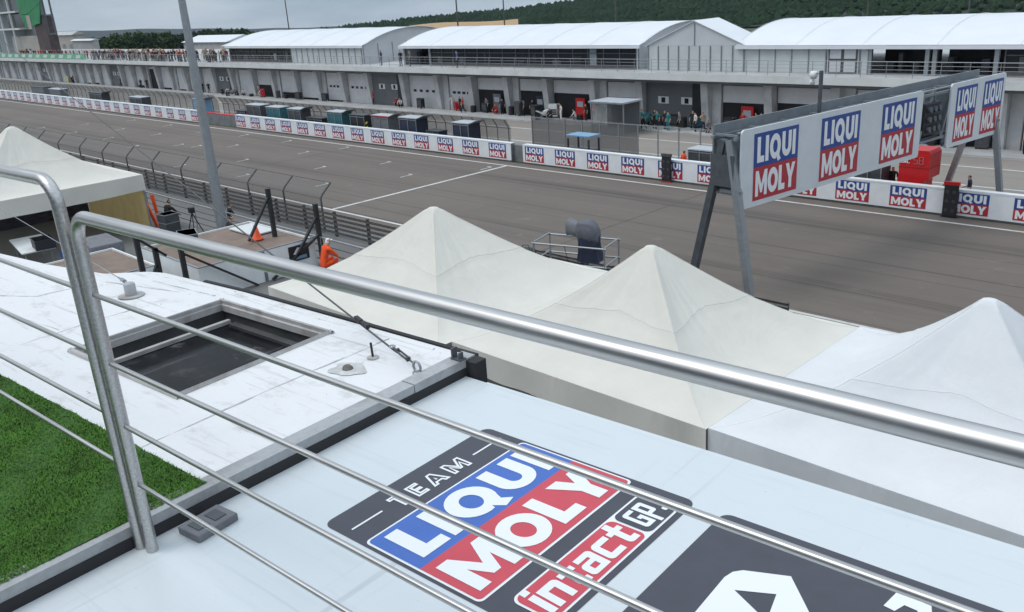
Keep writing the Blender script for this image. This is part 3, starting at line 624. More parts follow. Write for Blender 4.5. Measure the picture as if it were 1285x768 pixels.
# ================================================================== TENTS
def canopy(name, label, cx, cy, hx, hy, ze, zp, val, fabric, group=None, gz=3.6, p=1.46, leg=True, seed=0, sag=.20, rz=0, back=None, sides='rlbf'):
    t = thing(name, label, 'tent', (cx, cy, gz), rz, group); rnd = random.Random(seed)
    e = ze-gz; rise = zp-ze; n = 120; vs = []
    from mathutils import noise as mn
    def zf(s, q, fine=True):
        m = max(abs(s), abs(q)); dg = min(abs(s), abs(q))/m if m > 0 else 0; th = math.atan2(q, s); k_ = 1-dg
        m4 = (s**6+q**6)**(1/6); mm = min(1, .92*m+.08*min(m4, 1))
        z = e + rise*(1-mm)**p
        z -= sag*(1-dg**2.5)*4*m*(1-m)*(.6+.8*m)                              # cloth hangs between the ribs
        if fine:
            z += .014*mn.noise(Vector((s*hx*1.1+seed, q*hy*1.1, 3*seed)))*min(1, 5*(1-m)+.15)
            z += (.030*mn.noise(Vector((th*5.5, m*1.4, seed))) + .012*mn.noise(Vector((th*13, m*1.6, seed+5))))*math.exp(-((m-.34)/.24)**2)   # gathers below the tip
            z += .030*mn.noise(Vector((k_*7 + seed, m*1.2, round(th/(PI/2)-.5)*3+seed)))*math.exp(-k_*2.2)*max(0, min(1, (m-.45)*3))*(1-m**10)   # folds running into the corners
            z += .016*mn.noise(Vector((m*9, th*1.2, seed+9)))*max(0, min(1, (m-.4)*4))*(1-m**8)*(1-dg)           # long cross folds
        cz = m + .10*(1-dg**1.6) - .47; z += .009*math.exp(-(cz/.014)**2) - .009*math.exp(-((cz-.03)/.03)**2)    # crease over the frame cross
        r0 = math.hypot(s, q)
        if r0 < .05: z = e + rise*(1-.045)**p + .045*math.sqrt(max(0, 1-(r0/.05)**2))
        return max(z, e-.02)
    for j in range(n+1):
        for i in range(n+1): s = -1+2*i/n; q = -1+2*j/n; vs.append((s*hx, q*hy, zf(s, q)))
    tri = []
    for j in range(n):
        for i in range(n):
            a_, b_, c_, d_ = j*(n+1)+i, j*(n+1)+i+1, (j+1)*(n+1)+i+1, (j+1)*(n+1)+i
            tri += [(a_, b_, c_), (a_, c_, d_)] if (i-n/2+.5)*(j-n/2+.5) > 0 else [(a_, b_, d_), (b_, c_, d_)]
    mb = MB(); mb.add(vs, tri, 0, True)
    mb.build('canopy', fabric, t)
    sm_ = fabric + 'seam'
    if sm_ not in M: M[sm_] = mat(fabric + ' seam', (.66, .64, .585) if fabric == 'cream' else (.72, .735, .75), .85)  # stitched seam, toned darker than the cloth to paint in crease shade
    for cx_, cy_ in ((1, 1), (1, -1), (-1, 1), (-1, -1)):                         # seams along the four ridges
        MB().tube([(cx_*hx*u, cy_*hy*u, zf(cx_*u, cy_*u)-.001) for u in [.06+.93*i/40 for i in range(41)]], .0055, 5).build('ridge_seam', sm_, t)
    for ax in (0, 1):
        for sg in (-1, 1):                                                        # scalloped seam over the frame cross
            pts = []
            for i in range(49):
                w_ = -1+2*i/48; dg = abs(w_); m = .47 - .10*(1-dg**1.6); a_, b_ = (sg*m, w_*m) if ax == 0 else (w_*m, sg*m); pts.append((a_*hx, b_*hy, zf(a_, b_)))
            MB().tube(pts, .005, 5).build('cross_seam', sm_, t)
    # valance
    k = 60
    for sx, sy, hl, off, ax in [q for q, s_ in (((1, 0, hy, hx, 1), 'r'), ((-1, 0, hy, hx, 1), 'l'), ((0, 1, hx, hy, 0), 'b'), ((0, -1, hx, hy, 0), 'f')) if s_ in sides]:
        v = []
        for r_ in range(5):
            for i in range(k+1):
                u = -1+2*i/k; dep = val*r_/4
                w = .02*math.sin(i*.35+seed*2+sx*3)*(r_/4) + .05*mn.noise(Vector((u*4, sx*5+seed, sy*7)))*(r_/4)
                o = off + .004 + w - (.10 if ax == 0 else .03)*(r_/4)*min(1, (1-abs(u))*9)
                z = e - dep - (.05*(1-u*u)*(r_/4))
                v.append((u*hl, o*sy, z) if ax == 0 else (o*sx, u*hl, z))
        MB().add(v, [(r_*(k+1)+i, r_*(k+1)+i+1, (r_+1)*(k+1)+i+1, (r_+1)*(k+1)+i) for r_ in range(4) for i in range(k)], 0, True).build('valance', fabric, t)
    if leg:
        for sx in (-1, 1):
            for sy in (-1, 1): mb = MB(); mb.box(sx*(hx-.06)-.025, sx*(hx-.06)+.025, sy*(hy-.06)-.025, sy*(hy-.06)+.025, 0, e-.03); mb.build('leg', 'galv', t)
    if back:
        v = []; k = 50
        for z in (.0, e-.02):
            for i in range(k+1): u = -1+2*i/k; v.append((u*(hx-.08), hy-.1+.03*math.sin(i*1.3), z))
        MB().add(v, [(i, i+1, k+2+i, k+1+i) for i in range(k)], 0, True).build('back_wall', back, t)
        v = []
        for z in (.0, e-.02):
            for i in range(k+1): u = -1+2*i/k; v.append((-hx+.1+.03*math.sin(i*1.1), u*(hy-.12), z))
        MB().add(v, [(i, i+1, k+2+i, k+1+i) for i in range(k)], 0, True).build('side_wall', 'purple', t)
    return t
canopy('pavilion_tent', 'cream peaked tent, leftmost of the row below the railing, beside the white box walls', -14.50, 11.76, 2.98, 2.60, 6.0, 7.74, .52, 'cream', 'peaked tents in a row below the terrace', seed=1, sides='lbf')
canopy('pavilion_tent', 'cream peaked tent in the middle of the row, between a cream and a white tent', -8.80, 11.9, 2.722, 2.42, 6.0, 7.74, .52, 'cream', 'peaked tents in a row below the terrace', seed=2, sides='bf')
canopy('pavilion_tent', 'bright white peaked tent at the right end of the row', -3.36, 11.95, 2.715, 2.42, 6.0, 7.88, .52, 'tentwhite', 'peaked tents in a row below the terrace', seed=3, sides='rbf', p=1.55)
canopy('pavilion_tent', 'cream peaked tent with ochre back wall standing apart at far left', -38.3, 10.4, 3.35, 3.35, 6.0, 8.3, .62, 'cream', seed=4, p=1.6, back='ochre', sag=.25)

# things under and beside the left tent
t = thing('folding_table', 'white folding table in front of the striped cloth under the far left tent', 'table', (-34.4, 9.05, 3.6), R(-8))
MB().box(-1.35, 1.35, -.55, .55, .74, .79).build('tabletop', 'white', t, bevel=.01)
for sx in (-1.15, 1.15):
    for sy in (-.42, .42): MB().tube([(sx, sy, 0), (sx*.97, sy, .74)], .02, 8).build('leg', 'galv', t)
t = thing('crate', 'black open plastic crate on the right end of the white table', 'crate', (-33.35, 9.15, 4.391), R(-8))
mb = MB(); w_, l_, h_ = .42, .33, .34
mb.box(-w_, w_, -l_, l_, 0, .02)
for x in (-w_, w_-.02): mb.box(x, x+.02, -l_, l_, .02, h_)
for y in (-l_, l_-.02): mb.box(-w_+.02, w_-.02, y, y+.02, .02, h_)
mb.build('box', 'black', t)
MB().prism([(-w_-.025, -l_-.025), (w_+.025, -l_-.025), (w_+.025, -l_), (-w_-.025, -l_)], (0, 0, h_-.03), (1, 0, 0), (0, 1, 0), (0, 0, .03)).build('rim', 'cart', t)
t = thing('storage_chest', 'grey covered chest with bright blue tarpaulin against the ochre tent wall', 'chest', (-31.9, 10.35, 3.6), R(-4))
MB().box(-.9, .9, -.35, .75, 0, .95).build('body', 'tarpgrey', t, bevel=.05)
mb = MB(); mb.prism([(-.95, .62), (-.2, .70), (.85, .66), (1.0, .52), (.9, .40), (-.9, .42)], (0, -.95, 0), (1, 0, 0), (0, 0, 1), (0, .56, 0)); mb.build('tarpaulin', 'tarpblue', t, bevel=.03)

# low white-sided stages with brown decks and black prop frames
def stage(label, x0, x1, y0, y1, z, sides):
    t = thing('stage_platform', label, 'platform', (x1, y0, 3.6), 0, 'low stage boxes behind the terrace', world=True)
    MB().box(x0+.06, x1-.06, y0+.06, y1-.06, z-.10, z-.03).build('deck', 'brown', t)
    MB().box(x1-.06, x1, y0, y1, 3.6, z+.05).build('side_panel', 'white', t); MB().box(x0, x1-.061, y0, y0+.06, 3.6, z+.05).build('side_panel', 'white', t)
    MB().box(x0, x1-.061, y1-.06, y1, 3.6, z+.03).build('side_panel', 'white', t); MB().box(x0, x0+.06, y0+.061, y1-.061, 3.6, z+.03).build('side_panel', 'white', t)
    mb = MB(); mb.bar((x1-.03, y0, z+.07), (x1-.03, y1, z+.07), .07, .03); mb.bar((x0, y0+.03, z+.07), (x1-.07, y0+.03, z+.07), .07, .03); mb.build('edge_rail', 'galv', t)
    for y in sides: mb = MB(); mb.box(x1+.002, x1+.03, y-.05, y+.05, 3.6, z+.04); mb.build('rib', 'tarpgrey', t)
    return t
st = stage('long white-walled stage box with brown deck and dark square poster next to the orange marshal', -29.3, -25.0, 10.9, 15.05, 4.55, (13.1,))
mb = MB(); mb.box(-24.998, -24.985, 14.02, 14.78, 3.98, 4.5); st_ = mb.build('poster', 'black', st)
mb = MB(); mb.flat([[(.08, .06), (.62, .05), (.62, .16), (.08, .15)]], (-24.981, 14.05, 3.98), (0, 1, 0), (0, 0, 1), 0); mb.flat([[(.12, .25), (.3, .45), (.62, .38), (.5, .3), (.38, .34), (.22, .22)]], (-24.981, 14.05, 3.98), (0, 1, 0), (0, 0, 1), 1); mb.build('picture', ['skyblue', 'print'], st_)
mb = MB(); mb.box(-28.9, -27.2, 14.0, 14.9, 4.56, 4.6); mb.build('cover_sheet', 'offwhite', st)
stage('shorter white-walled stage box with brown deck nearest the far left tent', -30.6, -26.9, 8.0, 10.5, 4.45, ())
def prop(label, x, y, zt, brace):
    t = thing('prop_frame', label, 'frame', (x, y, 3.6), 0, 'black prop frames around the stage boxes', world=True)
    MB().bar((x, y, 3.6), (x, y, zt), .13, .13).build('upright', 'black', t)
    for (dy, z0, z1) in brace: MB().bar((x+.02, y+.05*(1 if dy > 0 else -1), z0), (x+.02, y+dy, z1), .09, .07).build('brace', 'black', t)
    return t
prop('tall black upright with short brace beside the turf end of the stage boxes', -24.85, 9.21, 6.15, [(.75, 5.95, 5.30)])
prop('short black upright between two taller ones at the white stage wall', -24.85, 9.68, 5.6, [(-.38, 5.1, 4.5)])
prop('black upright with long brace sloping down to the right along the white wall', -24.85, 10.43, 5.62, [(2.25, 5.22, 3.62)])
prop('black leaning prop frame behind the brown deck with orange cone at its foot', -26.6, 14.5, 6.2, [(-1.0, 5.9, 4.6)])
prop('tallest black prop frame next to the poster and the orange marshal', -24.85, 15.17, 5.75, [(-.95, 5.3, 4.2), (-1.95, 4.7, 3.65)])
def flight_case(label, x, y, z, w, d, h, rz):
    t = thing('flight_case', label, 'case', (x, y, z), rz)
    MB().box(-w/2, w/2, -d/2, d/2, .08, h).build('body', 'cart', t, bevel=.015)
    for zc_ in (.09, h*.62, h-.03): MB().box(-w/2-.012, w/2+.012, -d/2-.012, d/2+.012, zc_, zc_+.03).build('edge_band', 'galv', t)
    for sx in (-1, 1):
        for sy in (-1, 1): MB().lathe([(.045, 0), (.045, .075), (0, .075)], (sx*(w/2-.08), sy*(d/2-.08), 0), 8).build('castor', 'rubber', t)
flight_case('dark flight case standing between the two white stage boxes', -26.0, 10.1, 3.6, .8, .55, .8, R(15))
flight_case('low dark flight case on the back of the larger brown deck', -28.3, 12.2, 4.52, .9, .6, .45, R(-20))
flight_case('tall dark flight case beside the tripod at the platform railing', -33.7, 13.9, 3.6, .6, .6, .95, R(5))
# platform edge guard rail and lamp post
t = thing('guard_railing', 'long galvanised hand rail along the edge above the track', 'railing', (-22, 15.15, 3.6), 0, world=True)
MB().tube([(-58, 15.15, 4.62), (-12, 15.15, 4.62)], .032, 10).build('top_rail', 'galv', t)
for z in (4.35, 4.1, 3.85): MB().tube([(-58, 15.15, z), (-12, 15.15, z)], .018, 8).build('mid_rail', 'fencegrey', t)
for x in [-57 + 2.3*i for i in range(20)]: MB().tube([(x, 15.15, 3.6), (x, 15.15, 4.6)], .024, 8).build('post', 'galv', t)
t = thing('lamp_post', 'tall slender grey lamp post rising past the left side of the pits', 'lamp post', (-31.15, 14.85, 3.6), 0)
MB().tube([(0, 0, 0), (0, 0, 4), (0, 0, 11)], [.215, .175, .105], 16).build('pole', 'galv', t)
MB().lathe([(.30, 0), (.30, .04), (.2, .05)], n=16).build('base_plate', 'galv', t)
mb = MB(); mb.tube([(0, 0, 11), (.3, .4, 11.4), (.9, 1.3, 11.5)], .06, 8); mb.build('arm', 'galv', t)
MB().box(.7, 1.15, 1.1, 1.8, 11.42, 11.55).build('lamp_head', 'cart', t, bevel=.03)

# camera scaffold
t = thing('scaffold_tower', 'small tubular camera scaffold between two cream tent peaks and the track', 'scaffold', (-14.3, 16.15, 0), R(16))
hx, hy = .98, .46
for sx in (-1, 1):
    for sy in (-1, 1): MB().tube([(sx*hx, sy*hy, 0), (sx*hx, sy*hy, 5.88)], .024, 8).build('leg', 'galv', t)
for z in (5.86, 5.38, 4.9):
    for sy in (-1, 1): MB().tube([(-hx-.05, sy*hy, z), (hx+.05, sy*hy, z)], .026, 8).build('rail', 'galv', t)
    for sx in (-1, 1): MB().tube([(sx*hx, -hy, z+.03), (sx*hx, hy, z+.03)], .022, 8).build('rail', 'galv', t)
MB().tube([(-hx, -hy-.03, 2.2), (hx, -hy-.03, 4.6)], .02, 8).build('brace', 'galv', t); MB().tube([(hx+.03, -hy, 2.2), (hx+.03, hy, 4.6)], .02, 8).build('brace', 'galv', t)
MB().box(-hx+.03, hx-.03, -hy+.03, hy-.03, 4.72, 4.79).build('platform', 'brown', t)
mb = MB(); mb.tube([(-.1, -hy-.02, 5.86), (0, -hy-.05, 5.5), (.2, -hy-.06, 5.36), (.4, -hy-.05, 5.5), (.48, -hy-.02, 5.84)], .009, 6); tag_ = mb.build('cable', 'black', t)
t = thing('equipment_bag', 'black bag hanging on the left corner of the camera scaffold', 'bag', (-15.42, 15.45, 5.2), R(16))
mb = MB(); mb.prism(rrect(-.22, .22, 0, .46, .10), (0, -.15, 0), (1, 0, 0), (0, 0, 1), (0, .3, 0)); mb.build('body', 'black', t, bevel=.05)
MB().tube([(-.12, 0, .45), (-.08, 0, .56), (.08, 0, .56), (.12, 0, .45)], .014, 6).build('handle', 'cart', t)
t = thing('covered_camera', 'television camera under a grey and navy rain cover on the scaffold', 'camera', (-13.95, 16.1, 4.79), R(16))
t.scale = (.76, .8, .93)
mb = MB()
for s in range(3): a = R(90+120*s); mb.tube([(0, 0, .85), (math.cos(a)*.38, math.sin(a)*.36, 0)], .022, 7)
mb.build('tripod', 'black', t)
def loft(mb, rings, mi=0, smooth=True, cap=True):
    n = len(rings[0]); v = [p for r_ in rings for p in r_]
    mb.add(v, [(i*n+j, i*n+(j+1) % n, (i+1)*n+(j+1) % n, (i+1)*n+j) for i in range(len(rings)-1) for j in range(n)], mi, smooth)
    if cap: mb.add(rings[0], [tuple(range(n))[::-1]], mi); mb.add(rings[-1], [tuple(range(n))], mi)
def ovals(spec, ax, n=18, wob=.0, rnd=random.Random(5)):
    out = []
    for (c, a, b) in spec:
        r_ = []
        for j in range(n):
            t_ = 2*PI*j/n; k = 1 + wob*math.sin(5*t_+c[2]*9) + rnd.uniform(-wob, wob)*.5; p, q = a*k*math.cos(t_), b*k*math.sin(t_)
            r_.append((c[0], c[1]+p, c[2]+q) if ax == 'x' else (c[0]+p, c[1]+q, c[2]))
        out.append(r_)
    return out
def sq(spec, ax, n=28, e_=.62, wob=.05, seed=3):
    """rounded-box cross sections with draped folds"""
    out = []
    for (c, a, b) in spec:
        r_ = []
        for j in range(n):
            t_ = 2*PI*j/n; k = 1 + wob*math.sin(6*t_+seed+c[2]*3) + wob*.6*math.sin(11*t_+c[0]*7)
            p, q = (a*k*math.copysign(abs(math.cos(t_))**e_, math.cos(t_)), b*k*math.copysign(abs(math.sin(t_))**e_, math.sin(t_)))
            r_.append((c[0], c[1]+p, c[2]+q) if ax == 'x' else (c[0]+p, c[1]+q, c[2]))
        out.append(r_)
    return out
mb = MB(); loft(mb, sq([((.20, 0, .70), .40, .33), ((.19, 0, .82), .375, .31), ((.18, 0, 1.00), .345, .285), ((.17, 0, 1.20), .325, .275), ((.16, 0, 1.38), .315, .27)], 'z', wob=.11)); mb.build('cover_skirt', 'covernavy', t)
mb = MB(); loft(mb, sq([((.50, 0, 1.36), .17, .09), ((.46, 0, 1.40), .245, .19), ((.36, 0, 1.46), .275, .255), ((.20, 0, 1.51), .285, .285), ((.0, 0, 1.53), .28, .28), ((-.16, 0, 1.53), .27, .265), ((-.19, 0, 1.53), .24, .225)], 'x', e_=.5, wob=.05)); mb.build('cover_top', 'covergrey', t)
mb = MB(); loft(mb, sq([((-.15, 0, 1.53), .20, .19), ((-.30, 0, 1.56), .195, .175), ((-.46, .01, 1.59), .215, .195), ((-.58, .01, 1.61), .24, .22)], 'x', e_=.45, wob=.035)); mb.build('lens_hood', 'tarpgrey', t)
mb = MB(); loft(mb, ovals([((-.584, .01, 1.61), .215, .195), ((-.59, .01, 1.61), .205, .185)], 'x')); mb.build('lens_front', 'glassdark', t)
# ================================================================== GANTRY over the track
GA = Vector((-17.02, 28.62, 0)); gdir = (Vector((-15.40, 41.3, 0)) - GA).normalized(); gn = Vector((gdir.y, -gdir.x, 0))   # gn points to the right (towards our side)
t = thing('track_gantry', 'start gantry spanning the track with white logo boards on slanted grey legs', 'gantry', tuple(GA), 0, world=True)
def GP(s, o, z): return tuple(GA + gdir*s + gn*o + Vector((0, 0, z)))
def board(s0, s1, z0, z1, logos, o=0.):
    mb = MB(); mb.prism(rrect(0, s1-s0, 0, z1-z0, .16), GP(s0, o, z0), gdir, (0, 0, 1), gn*-.08)
    b = mb.build('sign_board', 'board', t)
    for x, w in logos:
        m2 = MB(); logo(m2, Vector(GP(s0+x, o, z0)) + Vector((0, 0, .21)), gdir, (0, 0, 1), gn, w, z1-z0-.44, eps=.008); m2.build('logo', ['blue', 'red', 'print'], b)
    return b
board(.0, 12.75, 3.62, 6.62, [(.72, 2.75), (5.0, 2.75), (9.45, 2.75)])
board(15.25, 20.65, 3.62, 6.62, [(.55, 1.95), (3.2, 1.95)])
# trusses, service deck and the back of the opposite boards
mb = MB(); mb.prism([(0, 0), (20.6, 0), (20.6, 2.55), (0, 2.55)], GP(0, -1.32, 4.18), gdir, (0, 0, 1), gn*-.06); mb.build('rear_board', 'gantry', t)
mb = MB()
for o in (-.18, -1.22):
    for z in (4.2, 6.3): mb.bar(GP(-.2, o, z), GP(20.6, o, z), .11, .11)
    for i in range(21): mb.bar(GP(i, o, 4.2 if i % 2 else 6.4), GP(i+.98, o, 6.4 if i % 2 else 4.2), .06, .06)
for i in range(0, 21, 2):
    for z in (4.2, 6.4): mb.bar(GP(i, -.18, z), GP(i, -1.22, z), .08, .08)
mb.build('truss', 'gantry', t)
mb = MB(); mb.prism([(0, 0), (20.3, 0), (20.3, 1.0), (0, 1.0)], GP(.1, -.22, 4.3), gdir, -gn, (0, 0, .05)); mb.build('walkway', 'cart', t)
mb = MB(); mb.prism([(0, 0), (1.1, 0), (1.1, 1.2), (0, 1.2)], GP(-.25, -1.25, 4.5), gn, (0, 0, 1), gdir*.05)
mb.build('end_plate', 'gantrydark', t)
mb = MB(); mb.bar(GP(-.1, -.12, 6.52), GP(20.6, -.12, 6.52), .1, .05); mb.build('cable_tray', 'galv', t)
for s, sp in ((-.1, 1), (20.2, 1)):
    for a, b, m_ in ((-.45, .72, 'galv'), (-.75, -2.35, 'gantrydark')):
        p = Vector(GP(s, a, 6.25)); q = Vector(GP(s, b, 0)); mb = MB(); mb.bar(p, q, .26, .3); mb.build('leg', m_ if s < 1 else 'galv', t)
    mb = MB(); mb.bar(GP(s+.05, -.62, 6.1), GP(s+.05, -1.75, 2.6), .10, .10); mb.bar(GP(s+.05, -.9, 4.3), GP(s+.05, .1, 4.3), .12, .12); mb.build('cross_brace', 'galv', t)
# start light cluster hanging in the gap
t = thing('start_lights', 'dark start light cluster hanging in the gap between the gantry boards', 'lights', GP(14.0, -.35, 3.75), math.atan2(gdir.y, gdir.x))
MB().box(-.8, .62, -.25, .22, .72, 2.2).build('housing', 'black', t, bevel=.04)
for i in range(3):
    for j in range(3): MB().tube([(-.5 + i*.42, -.26, 1.0 + j*.45), (-.5 + i*.42, -.40, 1.02 + j*.45)], .14, 10).build('lamp_hood', 'gantrydark', t)
for q in (-.6, .4): MB().bar((q, 0, 2.2), (q, 0, 2.8), .1).build('bracket', 'galv', t)
t = thing('security_camera', 'white twin dome camera on a dark post above the gantry', 'camera', GP(5.9, -.75, 6.4), math.atan2(gdir.y, gdir.x))
MB().tube([(0, 0, 0), (0, 0, 1.75)], .085, 10).build('post', 'gantrydark', t)
mb = MB(); mb.bar((0, 0, 1.62), (.1, .36, 1.62), .07, .07); mb.build('arm', 'galv', t)
mb = MB(); mb.lathe([(0, .17), (.13, .15), (.17, .03), (.16, -.05), (.10, -.15), (0, -.18)], (.1, .42, 1.55), 12); mb.lathe([(0, .11), (.10, .09), (.12, .0), (.08, -.1), (0, -.13)], (.16, .50, 1.26), 12); mb.build('dome', 'white', t)

# ================================================================== PIT WALL with repeated logo boards
def pit_wall(label, x0, x1, logos, lw=1.85, h=1.38, end='wall'):
    t = thing('barrier_wall', label, 'barrier', ((x0+x1)/2, 45.25, 0), 0, 'white logo barriers of the pit wall', world=True)
    mb = MB(); mb.box(x0, x1, 45.24, 45.62, 0, h-.06); mb.build('wall', 'wallgrey', t)
    MB().prism(rrect(x0, x1, .10, h, .08, 3), (0, 45.235, 0), (1, 0, 0), (0, 0, 1), (0, -.05, 0)).build('board', 'wall', t)
    MB().box(x0, x1, 45.17, 45.66, h-.055, h+.0).build('coping', 'wall', t)
    m2 = MB(); logo(m2, (0, 0, 0), (1, 0, 0), (0, 0, 1), (0, -1, 0), lw, h-.32, eps=.006)
    me = m2.mesh('logo', ['blue', 'red', 'print'])
    for x in logos:
        o = bpy.data.objects.new('logo', me); COL.objects.link(o); o.parent = t; o.location = (x-(x0+x1)/2, 45.178-45.25, .21)
    return t
pit_wall('right stretch of white barrier with repeated logos under the gantry boards', -44.83, 8.0, [-44.6+2.945*i for i in range(18)])
pit_wall('middle stretch of white barrier with repeated logos beyond the start line', -87.3, -46.07, [-48.42-2.98*i for i in range(14)])
pit_wall('far left stretch of white barrier with repeated logos', -200, -95.8, [-97.6-3.15*i for i in range(33)], lw=1.7)
for x0, x1, lb in ((-46.06, -44.84, 'short bare grey wall piece in the narrow gap between two white barriers'), (-95.79, -87.31, 'bare grey wall gap with red top left of the middle barrier')):
    t = thing('barrier_gap_wall', lb, 'barrier', ((x0+x1)/2, 45.7, 0), 0, world=True)
    MB().box(x0, x1, 45.5, 45.9, 0, 1.15).build('wall', 'wallgrey', t)
    MB().box(x0, x1, 45.49, 45.91, 1.15, 1.22).build('coping', 'redpaint' if x1 < -80 else 'wallgrey', t)
# mesh fences behind the wall
def mesh_fence(label, x0, x1, step, y, h, lean, group, posts_mat='fencegrey', z0=0., net=True, armco=None, xs=None):
    t = thing('mesh_fence', label, 'fence', ((x0+x1)/2, y, z0), 0, group, world=True)
    xs = xs or [x0 + step*i for i in range(int((x1-x0)/step)+1)]
    sgn = 1 if lean > 0 else -1
    def prof(x, k=1): return [(x, y, z0), (x, y, z0+h*.72), (x, y+lean*.2, z0+h*.80), (x, y+lean, z0+h)]
    mb0 = MB(); mb0.tube(prof(0), .055 if armco else .035, 6); me = mb0.mesh('post', posts_mat, (0, y, z0))
    for x in xs:
        o = bpy.data.objects.new('post', me); COL.objects.link(o); o.parent = t; o.location = (x-(x0+x1)/2, 0, 0)
    mb = MB(); a, b = prof(x0), prof(x1)
    for i in range(3): mb.add([a[i], b[i], b[i+1], a[i+1]], [(0, 1, 2, 3)])
    if net: mb.build('wire_mesh', 'opennet' if armco else 'net', t)
    mb = MB()
    for i in (1, 3): mb.tube([a[i], b[i]], .018, 5)
    mb.build('cable', 'fencegrey', t)
    return t
FX = [-41.1, -45.0, -49.1, -53.6, -58.2, -62.8, -67.3, -72.0, -76.8, -81.8, -86.8, -91.8, -96.8, -101.8, -106.8, -111.8, -116.8, -121.8]
mesh_fence('track side mesh fence with kinked dark posts in front of the near white line', -122, -41.1, 4, 25.5, 2.62, .75, None, armco=True, xs=FX)
mesh_fence('pit side mesh fence behind the middle white barrier', -95.5, -49, 1.25, 48.2, 2.55, -.45, 'mesh fences along the pit lane')
mesh_fence('pit side mesh fence behind the far left white barrier', -200, -96.5, 1.7, 48.2, 2.75, -.45, 'mesh fences along the pit lane')
# armco along the track edge
def armco(label, x0, x1, y, n, zs, step=2.0):
    t = thing('guard_rail', label, 'guard rail', ((x0+x1)/2, y, 0), 0, world=True)
    mb = MB()
    for z in zs:
        prof = [(0, -.15), (.05, -.11), (.05, -.05), (0, 0), (.05, .05), (.05, .11), (0, .15)]
        if len(zs) > 2: prof = [(q*.6, s*.45) for q, s in prof]
        v = [(x, y-.06+q, z+s) for x in (x0, x1) for q, s in prof]; k = len(prof)
        mb.add(v, [(i, i+1, k+i+1, k+i) for i in range(k-1)])
    mb.build('beam', 'fencegrey', t)
    x = x1-.1
    while x > x0: MB().box(x-.06, x+.06, y, y+.14, 0, max(zs)+.13).build('post', 'fencegrey', t); x -= step
    return t
armco('low double beam guard rail at the foot of the gantry', -30, -14.25, 27.45, 1, (.66, .34))
armco('stacked dark guard rails below the near mesh fence', -122, -30.5, 25.2, 4, (.25, .5, .75, 1.0, 1.25), step=3.0)

# ================================================================== PIT BUILDING
pb = thing('pit_building', 'long grey pit building with shutter doors and open roof terrace', 'building', (-120, 63.5, 0), 0, world=True)
X0, X1 = -262., 6.
MB().box(X0, X1, 64.2, 84, 0, 4.15).build('wall', 'concrete', pb)
mb = MB(); mb.box(X0, X1, 61.5, 84, 4.2, 4.66); mb.build('terrace_slab', 'concrete', pb)
MB().box(X0, X1, 61.42, 61.5, 4.15, 4.72).build('fascia', 'slab', pb)
mb = MB(); mb.box(X0, X1, 61.9, 62.2, 3.9, 4.2); mb.build('gutter_beam', 'darkwall', pb)
cols = [-259, -253.5, -248, -242.5, -237, -231.5, -226, -220.5, -215, -209.5, -204, -198.6, -193.5, -189, -184.7, -180.5, -176.3, -172.1, -167.3, -161.5, -156.9, -152.2, -146.8, -141.7, -136.6, -132.1, -127.3, -121.6, -115.6, -110.2, -104.4, -99.1, -93.6, -88.2, -81.5, -75.4, -70.0, -64.6, -59.2, -53.3, -47.9, -41.2, -35.4, -29.9, -24.2, -18.6, -13, -7.4, -1.8]
DARK = {-167.3, -127.3, -88.2, -47.9, -204, -242.5}
OPEN = {-70.0: .66, -64.6: .68, -59.2: .66, -53.3: .62, -115.6: .45, -110.2: .22, -104.4: .07, -35.4: .66, -29.9: .68, -24.2: .74, -75.4: 0, -99.1: .05, -93.6: 0, -152.2: .9, -156.9: .12, -146.8: .08, -141.7: .05, -136.6: .07, -176.3: .08, -180.5: .06, -189: .3, -41.2: .62, -18.6: 0}
WIN = {-81.5, -75.4, -99.1, -93.6, -18.6, -13}
me_col = None
for x in cols:
    mb = MB(); mb.prism([(-.36, 0), (.36, 0), (.36, 4.15), (-.36, 4.15)], (x, 62.15, 0), (1, 0, 0), (0, 0, 1), (0, .01, 0))
    mb = MB(); v = []
    for z, y in ((0, 63.45), (4.15, 63.0)):
        for xx in (-.34, .34): v += [(x+xx, y, z), (x+xx, 64.2, z)]
    mb.add(v, [(0, 2, 6, 4), (1, 5, 7, 3), (0, 4, 5, 1), (2, 3, 7, 6), (4, 6, 7, 5)])
    mb.build('column', 'column', pb)
